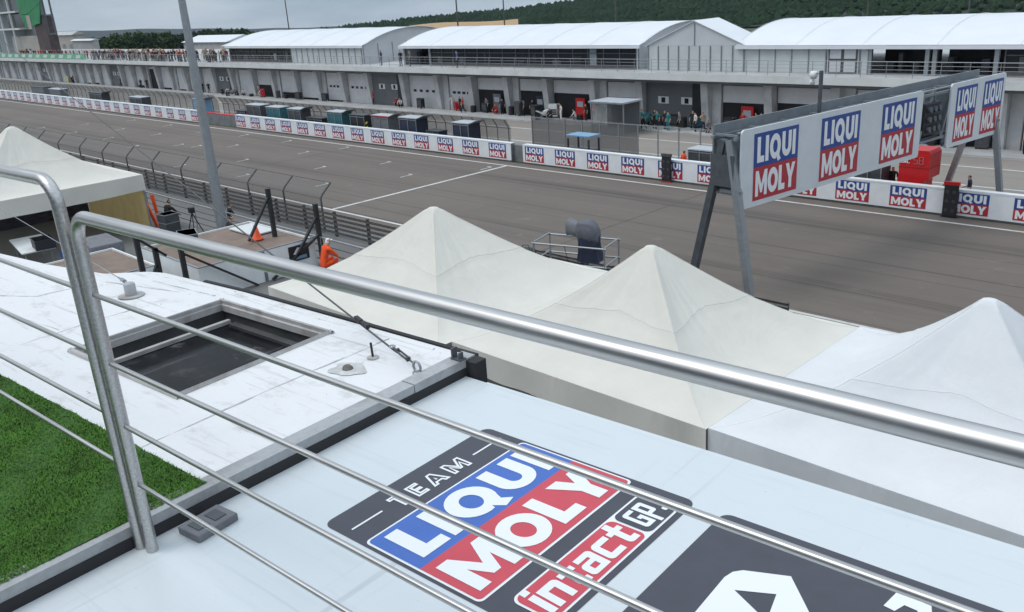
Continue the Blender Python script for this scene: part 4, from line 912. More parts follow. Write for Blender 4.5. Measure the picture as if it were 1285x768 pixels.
for a, b in zip(cols, cols[1:]):
    l, r_ = a+.36, b-.36; w = r_-l
    if a in DARK:
        MB().box(l, r_, 63.75, 64.19, 0, 4.13).build('dark_bay', 'darkwall', pb)
        for q in (.22, .62):
            o = MB().box(l+w*q, l+w*q+1.1, 63.70, 63.745, 1.9, 2.5).build('window', 'white', pb); MB().box(l+w*q+.35, l+w*q+.75, 63.685, 63.698, 1.98, 2.42).build('pane', 'glassdark', o)
        MB().box(r_-1.15, r_-.1, 63.70, 63.745, 0, 4.0).build('door', 'black', pb)
        continue
    op = OPEN.get(a, 0); hd = 3.55
    sw = .85 if (cols.index(a) % 2 and w > 4.2) else 0
    if sw: MB().box(l, l+sw, 63.8, 64.19, 0, 4.1).build('pillar_panel', 'column', pb)
    l += sw; w = r_-l
    if op > 0: MB().box(l, r_, 64.12, 64.19, 0, hd*op+.05).build('opening_shade', 'inside', pb)  # near-black sheet on the solid wall, painted as the shade of an open garage
    dmb = MB(); zb_ = hd*op
    if op < .95:
        k = max(1, int((hd-zb_)/.5))
        for i in range(k):
            z0 = zb_+(hd-zb_)*i/k; z1 = zb_+(hd-zb_)*(i+1)/k; dmb.box(l+.08, r_-.08, 63.98, 64.1, z0+.012, z1-.012)
        dmb.box(l+.08, r_-.08, 64.0, 64.105, zb_, hd)
        d_ = dmb.build('door', 'door', pb)
        if a in WIN:
            for i in range(4): MB().box(l+w*(.14+.2*i), l+w*(.14+.2*i)+.5, 63.955, 63.979, 1.75, 2.02).build('window', 'glassdark', d_)
    MB().box(l, r_, 63.95, 64.19, hd, 4.13).build('lintel', 'darkwall', pb)
    if a > -120: MB().box(l+w*.15, l+w*.8, 63.2, 63.28, 3.68, 4.08).build('team_sign', 'gantrydark', pb)
# terrace railing
rails = MB()
for z in (4.98, 5.25, 5.52, 5.78): rails.tube([(-172, 61.75, z), (X1, 61.75, z)], .016 if z < 5.7 else .028, 5)
rails.build('terrace_rail', 'galv', pb)
me = MB().tube([(0, 61.75, 4.66), (0, 61.75, 5.78)], .022, 5).mesh('rail_post', ['galv'], (0, 63.5, 0))
for i in range(98):
    o = bpy.data.objects.new('rail_post', me); COL.objects.link(o); o.parent = pb; o.location = (-171.5+1.8*i+120, 0, 0)
t = thing('terrace_banner', 'long pale green banner along the terrace edge below the control tower', 'banner', (-208, 61.7, 4.67), 0, world=True)
MB().box(-236, -172.2, 61.66, 61.72, 4.74, 5.72).build('cloth', 'palegreen', t)
mb = MB()
for i in range(14): mb.flat([[(0, .2), (2.2, .2), (2.9, .8), (.7, .8)]], (-234 + i*4.4, 61.655, 4.74), (1, 0, 0), (0, 0, 1))
mb.build('stripe', 'slab', t)

# ------------------------------------------------------------------ marquee halls on the terrace
def hall(label, x0, x1, y0, y1, ze, zr, spec, overhang=.5):
    """barrel-roofed hall; spec: list of (xa, xb, kind) along the front"""
    t = thing('marquee_hall', label, 'marquee', ((x0+x1)/2, y0, 4.66), 0, 'barrel roofed halls on the pit terrace', world=True)
    n = 20; ym = (y0+y1)/2; hw = (y1-y0)/2
    def zc(s): return ze + (zr-ze)*(1-abs(s)**2.1)
    nb = max(1, round((x1-x0)/5.2)); mb = MB()
    for b in range(nb):
        xa = x0-overhang + (x1-x0+2*overhang)*b/nb; xb = x0-overhang + (x1-x0+2*overhang)*(b+1)/nb; v = []
        m_ = 8
        for i in range(m_+1):
            xx = xa+(xb-xa)*i/m_
            for j in range(n+1):
                s = -1.04+2.08*j/n; v.append((xx, ym+hw*s, zc(min(1, abs(s))) - (.06*max(0, abs(s)-1)*10) - .07*math.sin(PI*i/m_)*(1-abs(s)**6)*.10))
        mb.add(v, [(i*(n+1)+j, (i+1)*(n+1)+j, (i+1)*(n+1)+j+1, i*(n+1)+j+1) for i in range(m_) for j in range(n)], 0, True)
    mb.box(x0-overhang, x1+overhang, ym-hw*1.05, ym-hw*1.03, ze-.30, ze-.05)
    mb.build('roof', 'pvc', t)
    mb = MB()
    for b in range(nb+1):
        xa = x0-overhang + (x1-x0+2*overhang)*b/nb
        mb.tube([(xa, ym+hw*s*1.03, zc(min(1, abs(s)))+.025) for s in [-1+2*j/n for j in range(n+1)]], .014, 5)
    mb.build('roof_rib', 'pvc', t)
    for xx, nm_ in ((x1, 'gable'), (x0, 'gable')):
        poly = [(y0, 4.66), (y1, 4.66)] + [(ym+hw*s, zc(s)-.08) for s in [1-2*j/n for j in range(n+1)]]
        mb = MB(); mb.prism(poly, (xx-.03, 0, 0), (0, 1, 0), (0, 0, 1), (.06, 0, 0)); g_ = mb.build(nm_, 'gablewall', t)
        if xx == x1:
            for k in range(6): yy = y0+.2+k*2.2; MB().box(xx+.031, xx+.06, yy-.06, yy+.06, 4.7, 6.9).build('batten', 'gantry', g_)
    for xa, xb, kind in spec:
        if kind == 'panel':
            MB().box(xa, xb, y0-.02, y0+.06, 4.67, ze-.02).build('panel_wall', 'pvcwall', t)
            k = max(1, int((xb-xa)/1.25))
            for i in range(k+1): xx = xa+(xb-xa)*i/k; MB().box(xx-.04, xx+.04, y0-.07, y0-.021, 4.67, ze-.02).build('batten', 'gantry', t)
        elif kind == 'glass':
            MB().box(xa, xb, y0+.10, y0+.14, 4.67, ze-.02).build('glazing', 'glassdark', t)
            k = max(2, int((xb-xa)/1.7)); mb = MB()
            for i in range(k+1): xx = xa+(xb-xa)*i/k; mb.box(xx-.045, xx+.045, y0+.02, y0+.09, 4.67, ze-.02)
            mb.box(xa, xb, y0+.03, y0+.09, 6.0, 6.07); mb.box(xa, xb, y0+.03, y0+.09, 4.7, 4.95)
            mb.build('window_frame', 'fencegrey', t)
            rn = random.Random(int(xa))
            for i in range(k):
                if rn.random() < .7: xx = xa+(xb-xa)*(i+rn.random()*.6)/k; MB().box(xx, xx+rn.uniform(.4, 1.1), y0+.06, y0+.095, 4.96, 4.96+rn.uniform(.4, 1.5)).build('blind', rn.choice(['gantry', 'cart', 'inside']), t)
        elif kind == 'open':
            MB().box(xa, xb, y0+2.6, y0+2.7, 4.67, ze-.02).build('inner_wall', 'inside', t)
            MB().box(xa, xb, y0+.3, y0+2.6, 4.662, 4.69).build('inner_floor', 'darkwall', t)
            rn = random.Random(int(xa)+5)
            for i in range(int((xb-xa)/1.1)): xx = xa+.3+i*1.1; MB().box(xx, xx+rn.uniform(.3, .8), y0+1.6, y0+2.2, 4.69, 4.69+rn.uniform(.6, 1.3)).build('cabinet', 'cart', t)
            for xx in (xa, xb): MB().box(xx-.14, xx+.14, y0-.05, y0+.2, 4.67, ze-.02).build('pillar', 'galv', t)
        elif kind == 'door':
            MB().box(xa, xb, y0-.02, y0+.06, 4.67, ze-.02).build('panel_wall', 'pvcwall', t)
            d_ = MB().box(xa+.1, xb-.1, y0-.06, y0-.025, 4.68, 6.6).build('door', 'fencegrey', t)
            for i in (0, 1):
                for j in (0, 1): w2 = (xb-xa-.2)/2; MB().box(xa+.1+w2*i+.12, xa+.1+w2*(i+1)-.12, y0-.085, y0-.061, 4.8+j*.95, 5.6+j*.9).build('pane', 'gablewall', d_)
    return t
hall('left barrel roofed hall with white panelled right half behind the lamp post', -122.2, -89.6, 64, 79, 6.85, 8.45, [(-122.0, -105.5, 'glass'), (-105.4, -89.7, 'panel')])
hall('middle barrel roofed hall with fully glazed dark front', -81.6, -48.7, 64, 79, 6.80, 8.30, [(-81.5, -77, 'open'), (-76.9, -60, 'glass'), (-59.9, -48.8, 'glass')])
hall('right barrel roofed hall with panelled end, door and open dark bays', -38.2, 2, 64, 79, 6.75, 8.25, [(-38.1, -31.2, 'panel'), (-31.1, -28.7, 'door'), (-28.6, -28.0, 'panel'), (-27.9, -23.9, 'open'), (-23.4, -19.5, 'open'), (-19.0, -10, 'glass'), (-9.9, 2, 'panel')])
t = thing('gabled_marquee', 'white gabled marquee squeezed between two barrel roofed halls', 'marquee', (-42.7, 64, 4.66), 0, world=True)
mb = MB(); mb.prism([(-47.5, 6.7), (-37.9, 6.7), (-42.7, 8.62)], (0, 63.95, 0), (1, 0, 0), (0, 0, 1), (0, .05, 0)); mb.build('gable', 'gablewall', t)
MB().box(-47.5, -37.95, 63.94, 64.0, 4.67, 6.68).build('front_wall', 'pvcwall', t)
for i in range(10): xx = -47.4+i*1.04; MB().box(xx-.045, xx+.045, 63.88, 63.939, 4.67, 6.68).build('batten', 'gantry', t)
MB().box(-42.74, -42.66, 63.9, 63.949, 6.7, 8.5).build('batten', 'gantry', t)
mb = MB()
for xa, xb in ((-47.7, -42.7), (-37.7, -42.7)):
    v = [(xa, 63.8, 6.64), (xb, 63.8, 8.66), (xb, 67.5, 8.66), (xa, 67.5, 6.64)]; mb.add(v + [(x, y, z+.05) for x, y, z in v], [(0, 1, 2, 3), (4, 7, 6, 5), (0, 4, 5, 1), (1, 5, 6, 2), (2, 6, 7, 3), (3, 7, 4, 0)])
mb.build('roof', 'pvc', t)
# ================================================================== PEOPLE
def body(pose):
    """skeleton grown with a skin modifier; faces get a material by the nearest bone"""
    J = {'pelvis': (0, 0, .95), 'waist': (0, .01, 1.10), 'chest': (0, .01, 1.33), 'neck': (0, .005, 1.50), 'skull': (0, -.02, 1.60), 'crown': (0, -.01, 1.70)}
    Rr = {'pelvis': (.155, .115), 'waist': (.145, .105), 'chest': (.165, .115), 'neck': (.062, .062), 'skull': (.088, .10), 'crown': (.075, .085)}
    E_ = [('pelvis', 'waist', 0), ('waist', 'chest', 0), ('chest', 'neck', 0), ('neck', 'skull', 2), ('skull', 'crown', 2)]
    for s, n in ((-1, 'r'), (1, 'l')):
        J.update({'hip'+n: (s*.095, 0, .88), 'knee'+n: (s*.105, -.02, .49), 'ankle'+n: (s*.11, .03, .09), 'toe'+n: (s*.125, -.13, .04),
                  'sho'+n: (s*.20, .01, 1.42), 'elb'+n: (s*.27, .03, 1.13), 'wri'+n: (s*.27, -.06, .90), 'han'+n: (s*.265, -.085, .81)})
        Rr.update({'hip'+n: (.095, .10), 'knee'+n: (.062, .066), 'ankle'+n: (.045, .05), 'toe'+n: (.045, .035), 'sho'+n: (.062, .066), 'elb'+n: (.044, .046), 'wri'+n: (.032, .034), 'han'+n: (.036, .022)})
        E_ += [('pelvis', 'hip'+n, 1), ('hip'+n, 'knee'+n, 1), ('knee'+n, 'ankle'+n, 1), ('ankle'+n, 'toe'+n, 4), ('chest', 'sho'+n, 0), ('sho'+n, 'elb'+n, 0), ('elb'+n, 'wri'+n, 2), ('wri'+n, 'han'+n, 2)]
    if pose == 'lean':
        for k in ('waist', 'chest', 'neck', 'skull', 'crown', 'shor', 'shol'): x, y, z = J[k]; J[k] = (x, y-(z-.95)*.28, z-.03)
        for n, s in (('r', -1), ('l', 1)): J['elb'+n] = (s*.30, -.25, 1.14); J['wri'+n] = (s*.22, -.42, 1.10); J['han'+n] = (s*.17, -.46, 1.10)
    if pose == 'point':
        J['elbr'] = (-.32, -.16, 1.26); J['wrir'] = (-.24, -.34, 1.46); J['hanr'] = (-.20, -.38, 1.53); J['kneel'] = (.12, -.08, .49)
    if pose == 'walk':
        J['kneel'] = (.10, -.17, .50); J['anklel'] = (.10, -.22, .10); J['toel'] = (.11, -.38, .06); J['kneer'] = (-.10, .06, .50); J['ankler'] = (-.10, .24, .14); J['toer'] = (-.11, .12, .04)
        J['wril'] = (.25, .12, .92); J['hanl'] = (.25, .14, .83); J['wrir'] = (-.25, -.18, .95); J['hanr'] = (-.24, -.24, .88)
    if pose == 'crouch':
        dz = -.52
        for k in list(J):
            if not k.startswith(('knee', 'ankle', 'toe')): x, y, z = J[k]; J[k] = (x, y+.10-(max(0, z-.95))*.35, z+dz)
        for n, s in (('r', -1), ('l', 1)): J['knee'+n] = (s*.17, -.32, .52); J['elb'+n] = (s*.26, -.28, .62); J['wri'+n] = (s*.16, -.44, .50); J['han'+n] = (s*.12, -.50, .46)
    if pose == 'sit':
        for k in list(J):
            if not k.startswith(('knee', 'ankle', 'toe')): x, y, z = J[k]; J[k] = (x, y+.05, z-.42)
        for n, s in (('r', -1), ('l', 1)): J['knee'+n] = (s*.12, -.40, .50); J['ankle'+n] = (s*.12, -.40, .09); J['toe'+n] = (s*.13, -.56, .04); J['wri'+n] = (s*.2, -.26, .60); J['han'+n] = (s*.17, -.34, .59)
    names = list(J); idx = {k: i for i, k in enumerate(names)}
    me = bpy.data.meshes.new('person'); me.from_pydata([J[k] for k in names], [(idx[a], idx[b]) for a, b, _ in E_], []); 
    o = bpy.data.objects.new('person', me); COL.objects.link(o)
    m = o.modifiers.new('skin', 'SKIN'); m.use_smooth_shade = True
    for i, k in enumerate(names): me.skin_vertices[0].data[i].radius = Rr[k]; me.skin_vertices[0].data[i].use_root = (k == 'pelvis')
    o.modifiers.new('sub', 'SUBSURF').levels = 1
    dg = bpy.context.evaluated_depsgraph_get(); r = bpy.data.meshes.new_from_object(o.evaluated_get(dg)); bpy.data.objects.remove(o)
    r.name = 'person'; bones = [(Vector(J[a]), Vector(J[b]), c) for a, b, c in E_]
    for k in range(5): r.materials.append(M['skin'])
    cz = J['skull'][2]; cy = J['skull'][1]
    for p in r.polygons:
        c = p.center; best = 9
        for a, b, mi in bones:
            d = b-a; t_ = max(0, min(1, (c-a).dot(d)/d.length_squared)); q = (c-a-d*t_).length
            if q < best: best = q; p.material_index = mi
        if p.material_index == 2 and c.z > cz - .02 and (c.z > cz+.055 or c.y > cy + .03): p.material_index = 3
        if p.material_index == 0 and c.z < J['pelvis'][2] - .0: p.material_index = 1
        p.use_smooth = True
    return r
BODY = {k: body(k) for k in ('stand', 'lean', 'point', 'walk', 'crouch', 'sit')}
CLOTH = {}
def cloth(name, col):
    if name not in CLOTH: CLOTH[name] = mat(name + ' clothing', col, .85, noise=.12, nscale=6)
    return CLOTH[name]
for n, c in dict(black=(.015, .015, .017), white=(.62, .62, .62), red=(.42, .02, .025), navy=(.02, .03, .07), grey=(.16, .16, .17), teal=(.02, .19, .19), orange=(.82, .085, .015), blue=(.04, .11, .33), beige=(.38, .32, .24), yellow=(.62, .58, .03), pink=(.5, .2, .24)).items(): cloth(n, c)
HAIR = [mat('dark hair', (.02, .014, .01), .8), mat('brown hair', (.08, .045, .02), .8), mat('fair hair', (.28, .2, .1), .8)]
SHOE = mat('dark shoe', (.03, .03, .03), .7)
def person(pose, x, y, z, rz, top, legs, label, group=None, hair=0, scale=1., cap=None):
    o = bpy.data.objects.new('person', BODY[pose]); COL.objects.link(o); o.location = (x, y, z); o.rotation_euler = (0, 0, rz); o.scale = (scale,)*3
    for i, m_ in enumerate((CLOTH[top], CLOTH[legs], M['skin'], cap or HAIR[hair], SHOE)):
        o.material_slots[i].link = 'OBJECT'; o.material_slots[i].material = m_
    tag(o, label, 'person', group); return o
rp = random.Random(11)
POSEW = {'stand': 'standing', 'lean': 'leaning on the rail', 'point': 'shading the eyes', 'walk': 'walking'}
# spectators on the pit roof terrace
k = 0; x = -171.
while x < -122.5:
    x += rp.uniform(.16, .42)
    y = rp.choice([62.35, 62.4, 62.5, 63.2, 64.0, 64.8, 66])
    pose = 'lean' if y < 62.45 and rp.random() < .5 else rp.choice(['stand', 'stand', 'point', 'walk'])
    top = rp.choice(['black', 'black', 'navy', 'grey', 'grey', 'white', 'red', 'black', 'beige', 'navy', 'grey', 'blue']); lg = rp.choice(['navy', 'black', 'beige', 'grey'])
    row = 'front row' if y < 62.6 else 'back rows'
    person(pose, x, y, 4.665, rp.uniform(-.8, .8) + (0 if y < 62.6 else rp.uniform(-1, 1)), top, lg, 'spectator %s in %s top and %s trousers, terrace %s' % (POSEW[pose], top, lg, row), 'spectators crowding the pit roof terrace', rp.randrange(3), rp.uniform(.93, 1.07))
x = -214.
while x < -172:
    x += rp.uniform(.8, 2.0); top = rp.choice(['black', 'white', 'red', 'navy', 'grey']); lg = rp.choice(['navy', 'black', 'grey'])
    person(rp.choice(['stand', 'point']), x, 63.2, 4.665, rp.uniform(-.8, .8), top, lg, 'spectator in %s top and %s trousers behind the pale green banner' % (top, lg), 'spectators behind the green banner', rp.randrange(3))
for x, y, top, lg in ((-80.6, 62.7, 'black', 'navy'), (-79.2, 62.9, 'grey', 'black'), (-71, 62.6, 'blue', 'black'), (-84.6, 63, 'navy', 'grey')):
    person('stand', x, y, 4.665, rp.uniform(-1, 1), top, lg, 'guest in %s top standing before the glazed hall fronts on the terrace' % top, 'guests in front of the halls')
# crew in the pit lane
crew = [(-186, 62.6, 'yellow', 'yellow', 'stand'), (-184, 62.9, 'black', 'black', 'stand'), (-161, 62.8, 'black', 'black', 'walk'), (-152, 62.6, 'black', 'navy', 'stand'), (-150.3, 62.9, 'black', 'black', 'stand'),
        (-129.6, 62.6, 'black', 'black', 'stand'), (-127.9, 62.7, 'black', 'black', 'walk'), (-123, 62.4, 'navy', 'black', 'crouch'), (-122, 62.7, 'white', 'black', 'crouch'),
        (-118.5, 62.3, 'grey', 'black', 'stand'), (-117, 62.5, 'white', 'navy', 'crouch'), (-113.6, 63.0, 'white', 'black', 'stand'), (-112.6, 62.6, 'white', 'white', 'crouch'),
        (-86.9, 62.9, 'red', 'black', 'stand'), (-82.6, 63.1, 'red', 'black', 'crouch'), (-81.2, 62.5, 'white', 'black', 'crouch'), (-71.2, 62.7, 'black', 'black', 'stand'), (-70.3, 62.3, 'red', 'black', 'walk'), (-72.9, 63.1, 'white', 'white', 'stand'),
        (-67.3, 62.9, 'grey', 'black', 'stand'), (-65.6, 62.6, 'red', 'red', 'crouch'), (-64.9, 62.8, 'navy', 'black', 'stand'), (-61.8, 62.8, 'grey', 'black', 'point'), (-60.9, 63.1, 'black', 'black', 'stand'),
        (-57.6, 62.1, 'black', 'black', 'crouch'), (-56.6, 62.3, 'black', 'black', 'stand'), (-55.9, 61.7, 'white', 'white', 'stand'), (-54.6, 62.2, 'white', 'grey', 'crouch'), (-53.5, 62.5, 'black', 'black', 'stand'), (-52.9, 62.9, 'red', 'black', 'stand'),
        (-47.5, 61.2, 'white', 'black', 'stand'), (-46.9, 60.8, 'black', 'white', 'crouch'), (-46.3, 61.4, 'teal', 'black', 'stand'), (-45.7, 60.9, 'teal', 'black', 'walk'), (-45.0, 61.5, 'black', 'black', 'stand'), (-44.4, 61.0, 'teal', 'black', 'point'),
        (-43.8, 61.3, 'black', 'navy', 'stand'), (-43.2, 60.9, 'teal', 'teal', 'stand'), (-42.3, 61.2, 'grey', 'black', 'stand'), (-41.5, 62, 'black', 'black', 'stand'), (-40.8, 61.3, 'white', 'black', 'stand'), (-40.2, 61.5, 'beige', 'navy', 'point'), (-39.6, 61.2, 'grey', 'black', 'crouch'),
        (-37.2, 62.6, 'red', 'black', 'stand'), (-36.2, 62.9, 'red', 'red', 'stand'), (-35.6, 62.6, 'red', 'red', 'stand'), (-16.6, 62, 'black', 'black', 'stand'), (-15.9, 61.6, 'red', 'black', 'stand'), (-20.9, 62.6, 'black', 'navy', 'walk')]
PW = {'stand': 'standing', 'crouch': 'crouching', 'walk': 'walking', 'point': 'raising one arm', 'sit': 'sitting'}
def near_bay(x):
    if x < -140: return 'at the far left pit doors'
    if x < -125: return 'left of the first dark bay'
    if x < -104: return 'before the half open pit doors'
    if x < -80: return 'beside the middle dark bay'
    if x < -68: return 'at the windowed pit doors'
    if x < -58: return 'in front of the first open garages'
    if x < -50: return 'left of the frame booth'
    if x < -38: return 'under the gabled marquee'
    return 'at the garages behind the gantry'
for x, y, a, b, p in crew:
    person(p, x, y, .006, rp.uniform(-1.2, 1.2), a, b, 'crew member, %s top, %s trousers, %s %s' % (a, b, PW[p], near_bay(x)), 'crew in the pit lane', rp.randrange(3))
person('sit', -14.95, 47.1, .45, R(-60), 'navy', 'black', 'person in navy shirt sitting behind the barrier right of the red booth', None, 0)
person('stand', -19.0, 47.6, .006, R(20), 'black', 'black', 'person in black standing behind the barrier left of the red booth')
person('stand', -31.9, 46.7, .006, R(160), 'orange', 'orange', 'person in orange behind the barrier near the black light panel', hair=1)
# marshals at the near fence
WHITECAP = mat('white cap', (.7, .7, .7), .6)
m_ = person('crouch', -23.75, 14.62, 3.6, R(172), 'orange', 'orange', 'marshal in orange overalls and white cap crouching at the platform railing', cap=WHITECAP, scale=1.06)
mb = MB(); mb.prism([(-.07, 0), (.07, 0), (.05, -.09), (-.05, -.09)], (0, -.19, 1.10), (1, 0, 0), (0, 1, 0), (0, 0, .012)); c_ = mb.build('cap_peak', 'white', m_)
person('crouch', -35.1, 14.5, 3.6, R(190), 'black', 'black', 'person in black crouching at the railing next to the orange slats')
person('crouch', -30.0, 14.55, 3.6, R(170), 'black', 'navy', 'person in black crouching at the railing right of the lamp post')
person('lean', -45.6, 22.2, .006, R(170), 'black', 'grey', 'person in black leaning over the dark guard rails below the platform')
t = thing('tripod_stand', 'thin dark tripod with small head standing at the railing left of the lamp post', 'tripod', (-32.6, 14.4, 3.6))
for s in range(3): a = R(90+120*s); MB().tube([(0, 0, 1.0), (math.cos(a)*.4, math.sin(a)*.4, 0)], .02, 6).build('leg', 'black', t)
MB().box(-.12, .12, -.09, .09, 1.0, 1.22).build('head', 'black', t, bevel=.02)
t = thing('equipment_case', 'low dark case lying on the platform behind the brown deck', 'case', (-31.2, 13.3, 3.6), R(20))
MB().box(-.6, .6, -.35, .35, 0, .5).build('body', 'black', t, bevel=.04); MB().tube([(-.15, -.36, .3), (-.15, -.40, .3), (.15, -.40, .3), (.15, -.36, .3)], .015, 6).build('handle', 'cart', t)
for x, y, rz, tilt, lb in ((-37.0, 14.85, R(10), 8, 'upright orange slat leaning on the platform railing beside the left tent'), (-35.9, 14.3, R(10), 28, 'strongly tilted orange slat leaning on the platform railing beside the left tent')):
    t = thing('orange_slat', lb, 'slat', (x, y, 3.6), rz); s, c = math.sin(R(tilt)), math.cos(R(tilt))
    mb = MB(); mb.prism([(-.09, 0), (.09, 0), (.11, 1.12), (-.11, 1.12)], (0, -.03, 0), (c, 0, s), (-s, 0, c), (0, .05, 0)); mb.build('board', 'orange', t, bevel=.01)
t = thing('traffic_cone', 'orange cone standing at the foot of the leaning black prop frame', 'cone', (-26.75, 13.9, 4.55))
MB().lathe([(.0, .5), (.05, .5), (.17, .04), (.22, .04), (.22, 0), (0, 0)], n=14).build('body', 'orange', t)

# ================================================================== PIT WALL CARTS AND BOXES
def cart(label, x, y, w, d, h, body_m, roof_m, awn=True, rows=2, legs=False, extra=None):
    h -= .14; t = thing('pit_cart', label, 'cart', (x, y, .006), 0, 'team carts along the pit wall')
    z0 = .95 if legs else .15
    if legs:
        for sx in (-1, 1):
            for sy in (-1, 1): MB().box(sx*w/2-.05*(sx+1), sx*w/2-.05*(sx-1), sy*d/2-.05*(sy+1), sy*d/2-.05*(sy-1), 0, h-.3).build('leg', 'navy', t)
        MB().box(-w/2+.1, w/2-.1, -d/2+.1, d/2-.1, 1.0, 1.06).build('shelf', 'cart', t)
    else:
        MB().box(-w/2, w/2, -d/2+.05, d/2, z0, h-.12).build('body', body_m, t, bevel=.02)
        mb = MB()
        for r_ in range(rows+1): z = z0+.06+(h-.3-z0)*r_/rows; mb.box(-w/2-.01, w/2+.01, -d/2+.015, -d/2+.049, z-.03, z+.03)
        for q in (-1, 0, 1): mb.box(q*(w/2-.03)-.03, q*(w/2-.03)+.03, -d/2, -d/2+.014, z0, h-.14)
        mb.build('shelf_frame', 'galv', t)
        for q in (-.35, .35):
            mb = MB(); mb.tube([(w*q, -d/2-.02, .16), (w*q, d/2+.02, .16)], .15, 12); mb.build('wheel', 'rubber', t)
    MB().box(-w/2-.06, w/2+.06, -d/2-.05, d/2+.05, h-.115, h-.04).build('roof', roof_m, t)
    if awn: mb = MB(); mb.prism([(0, 0), (.75, .28), (.75, .32), (0, .05)], (w/2+.065, -d/2, h-.15), (1, 0, 0), (0, 0, 1), (0, d, 0)); mb.build('awning', 'gantry', t)
    if extra == 'ball': MB().ico((w/2+.1, -d/2-.3, .75), .38, 0, 2).build('red_drum', 'redpaint', t)
    if extra == 'chev':
        for z in (.6, 1.0, 1.4): MB().prism([(0, 0), (.28, .14), (.28, .3), (0, .16)], (w/2+.07, -d/2+.06, z), (1, 0, 0), (0, 0, 1), (0, .02, 0)).build('chevron', 'yellow', t)
    if extra == 'redstripe': MB().box(-w/2-.07, w/2+.07, -d/2-.085, -d/2-.052, h-.11, h-.04).build('red_stripe', 'redpaint', t)
    return t
CY = 47.05
for a in [('low dark crate at the left end of the middle barrier', -88.6, 1.9, 1.0, 1.75, 'cart', 'cart', False), ('tall dark grey cart with light roof behind the middle barrier', -85.6, 2.9, 1.2, 2.5, 'cart', 'cartlight', False),
          ('teal cart with pale roof next to the tall dark grey one', -81.6, 2.6, 1.2, 2.45, 'teal', 'cartlight', False), ('dark cart with light roof and raised awning right of the teal cart', -77.6, 2.3, 1.2, 2.45, 'cart', 'cartlight', True),
          ('low dark open crate right of the awning cart', -74.2, 2.6, 1.1, 1.75, 'black', 'cart', False), ('teal cart with white roof and awning near the middle of the barrier', -70.6, 2.4, 1.2, 2.5, 'teal', 'cartlight', True),
          ('black cart with yellow chevrons on its side', -67.0, 2.2, 1.2, 2.4, 'black', 'cart', False, 'chev'), ('open white framed cart with red stripe along its roof', -63.6, 2.4, 1.2, 2.5, 'tarpgrey', 'cartlight', True, 'redstripe'),
          ('navy shelf cart with white roof and wide awning', -59.6, 2.3, 1.3, 2.55, 'navy', 'cartlight', True), ('low navy crate right of the wide awning cart', -56.6, 1.5, 1.0, 1.6, 'navy', 'cart', False),
          ('navy cart with round red drum before the barrier gap', -52.9, 1.9, 1.3, 2.5, 'navy', 'cartlight', True, 'ball'), ('dark shelf cart half hidden by the gantry foot', -30.6, 1.7, 1.2, 2.1, 'cart', 'cartlight', True),
          ('grey shelf cart left of the red booth under the gantry board', -19.9, 1.5, 1.2, 2.3, 'cart', 'cart', False), ('small blue cart behind the far barrier beside the lamp post', -98.2, 2.3, 1.2, 2.6, 'skyblue', 'skyblue', True),
          ('dark rounded cart in the middle of the far left barrier', -115.5, 3.6, 1.2, 2.2, 'cart', 'cartlight', False), ('dark cart left of the rounded one behind the far left barrier', -129, 4.4, 1.2, 2.3, 'cart', 'cart', True),
          ('grey box cart at the left end of the far barrier', -152.5, 5.5, 1.2, 2.4, 'tarpgrey', 'cart', False), ('second grey box cart near the left end of the far barrier', -145, 4.6, 1.2, 2.3, 'tarpgrey', 'cartlight', False)]:
    cart(a[0], a[1], CY, a[2], a[3], a[4], a[5], a[6], a[7], extra=a[8] if len(a) > 8 else None)
cart('blue roofed stand on four navy legs right of the barrier gap', -40.6, CY, 2.0, 1.2, 2.3, 'navy', 'skyblue', False, legs=True)
t = thing('red_booth', 'bright red booth with small white lettering behind the barrier', 'booth', (-17.55, 47.4, .006))
t.scale = (.82, 1, .97)
mb = MB(); mb.prism([(-.95, 0), (.55, 0), (.55, 1.25), (.95, 1.45), (.95, 2.75), (.80, 2.95), (-.80, 2.95), (-.95, 2.8)], (0, -.75, 0), (1, 0, 0), (0, 0, 1), (0, 1.5, 0)); mb.build('body', 'redpaint', t, bevel=.04)
MB().box(-.97, .97, -.77, .77, 2.0, 2.03).build('seam', mat('dark red', (.25, .01, .012), .5), t)
def stroke_text(mb, segs, O, ex, ez, w, nrm):
    for (x0, y0, x1, y1) in segs: mb.bar(Vector(O) + Vector(ex)*x0 + Vector(ez)*y0, Vector(O) + Vector(ex)*x1 + Vector(ez)*y1, w, .01)
mb = MB()
sic = [(.3, .4, .05, .4), (.05, .4, .05, .22), (.05, .22, .3, .22), (.3, .22, .3, 0), (.3, 0, .05, 0), (.42, 0, .42, .26), (.42, .34, .42, .4), (.8, .26, .56, .26), (.56, .26, .56, 0), (.56, 0, .8, 0)]
stroke_text(mb, sic, (-.85, -.775, 2.25), (.72, 0, 0), (0, 0, .72), .07, None); mb.build('lettering', 'print', t)
mb = MB()
five8 = [(.3, .4, .05, .4), (.05, .4, .05, .22), (.05, .22, .3, .22), (.3, .22, .3, 0), (.3, 0, .05, 0), (.42, 0, .42, .4), (.67, 0, .67, .4), (.42, 0, .67, 0), (.42, .2, .67, .2), (.42, .4, .67, .4)]
stroke_text(mb, five8, (-.1, -.775, 2.22), (.95, 0, 0), (0, 0, .95), .05, None); mb.build('lettering', mat('faded pink lettering', (.55, .2, .2), .5), t)
for sx in (-.9, .9): MB().tube([(sx, -.65, -.0), (sx, -.65, .12)], .05, 8).build('foot', 'galv', t)
MB().tube([(.7, -.65, 0), (.7, -.65, 1.3)], .04, 8).build('support', 'galv', t)
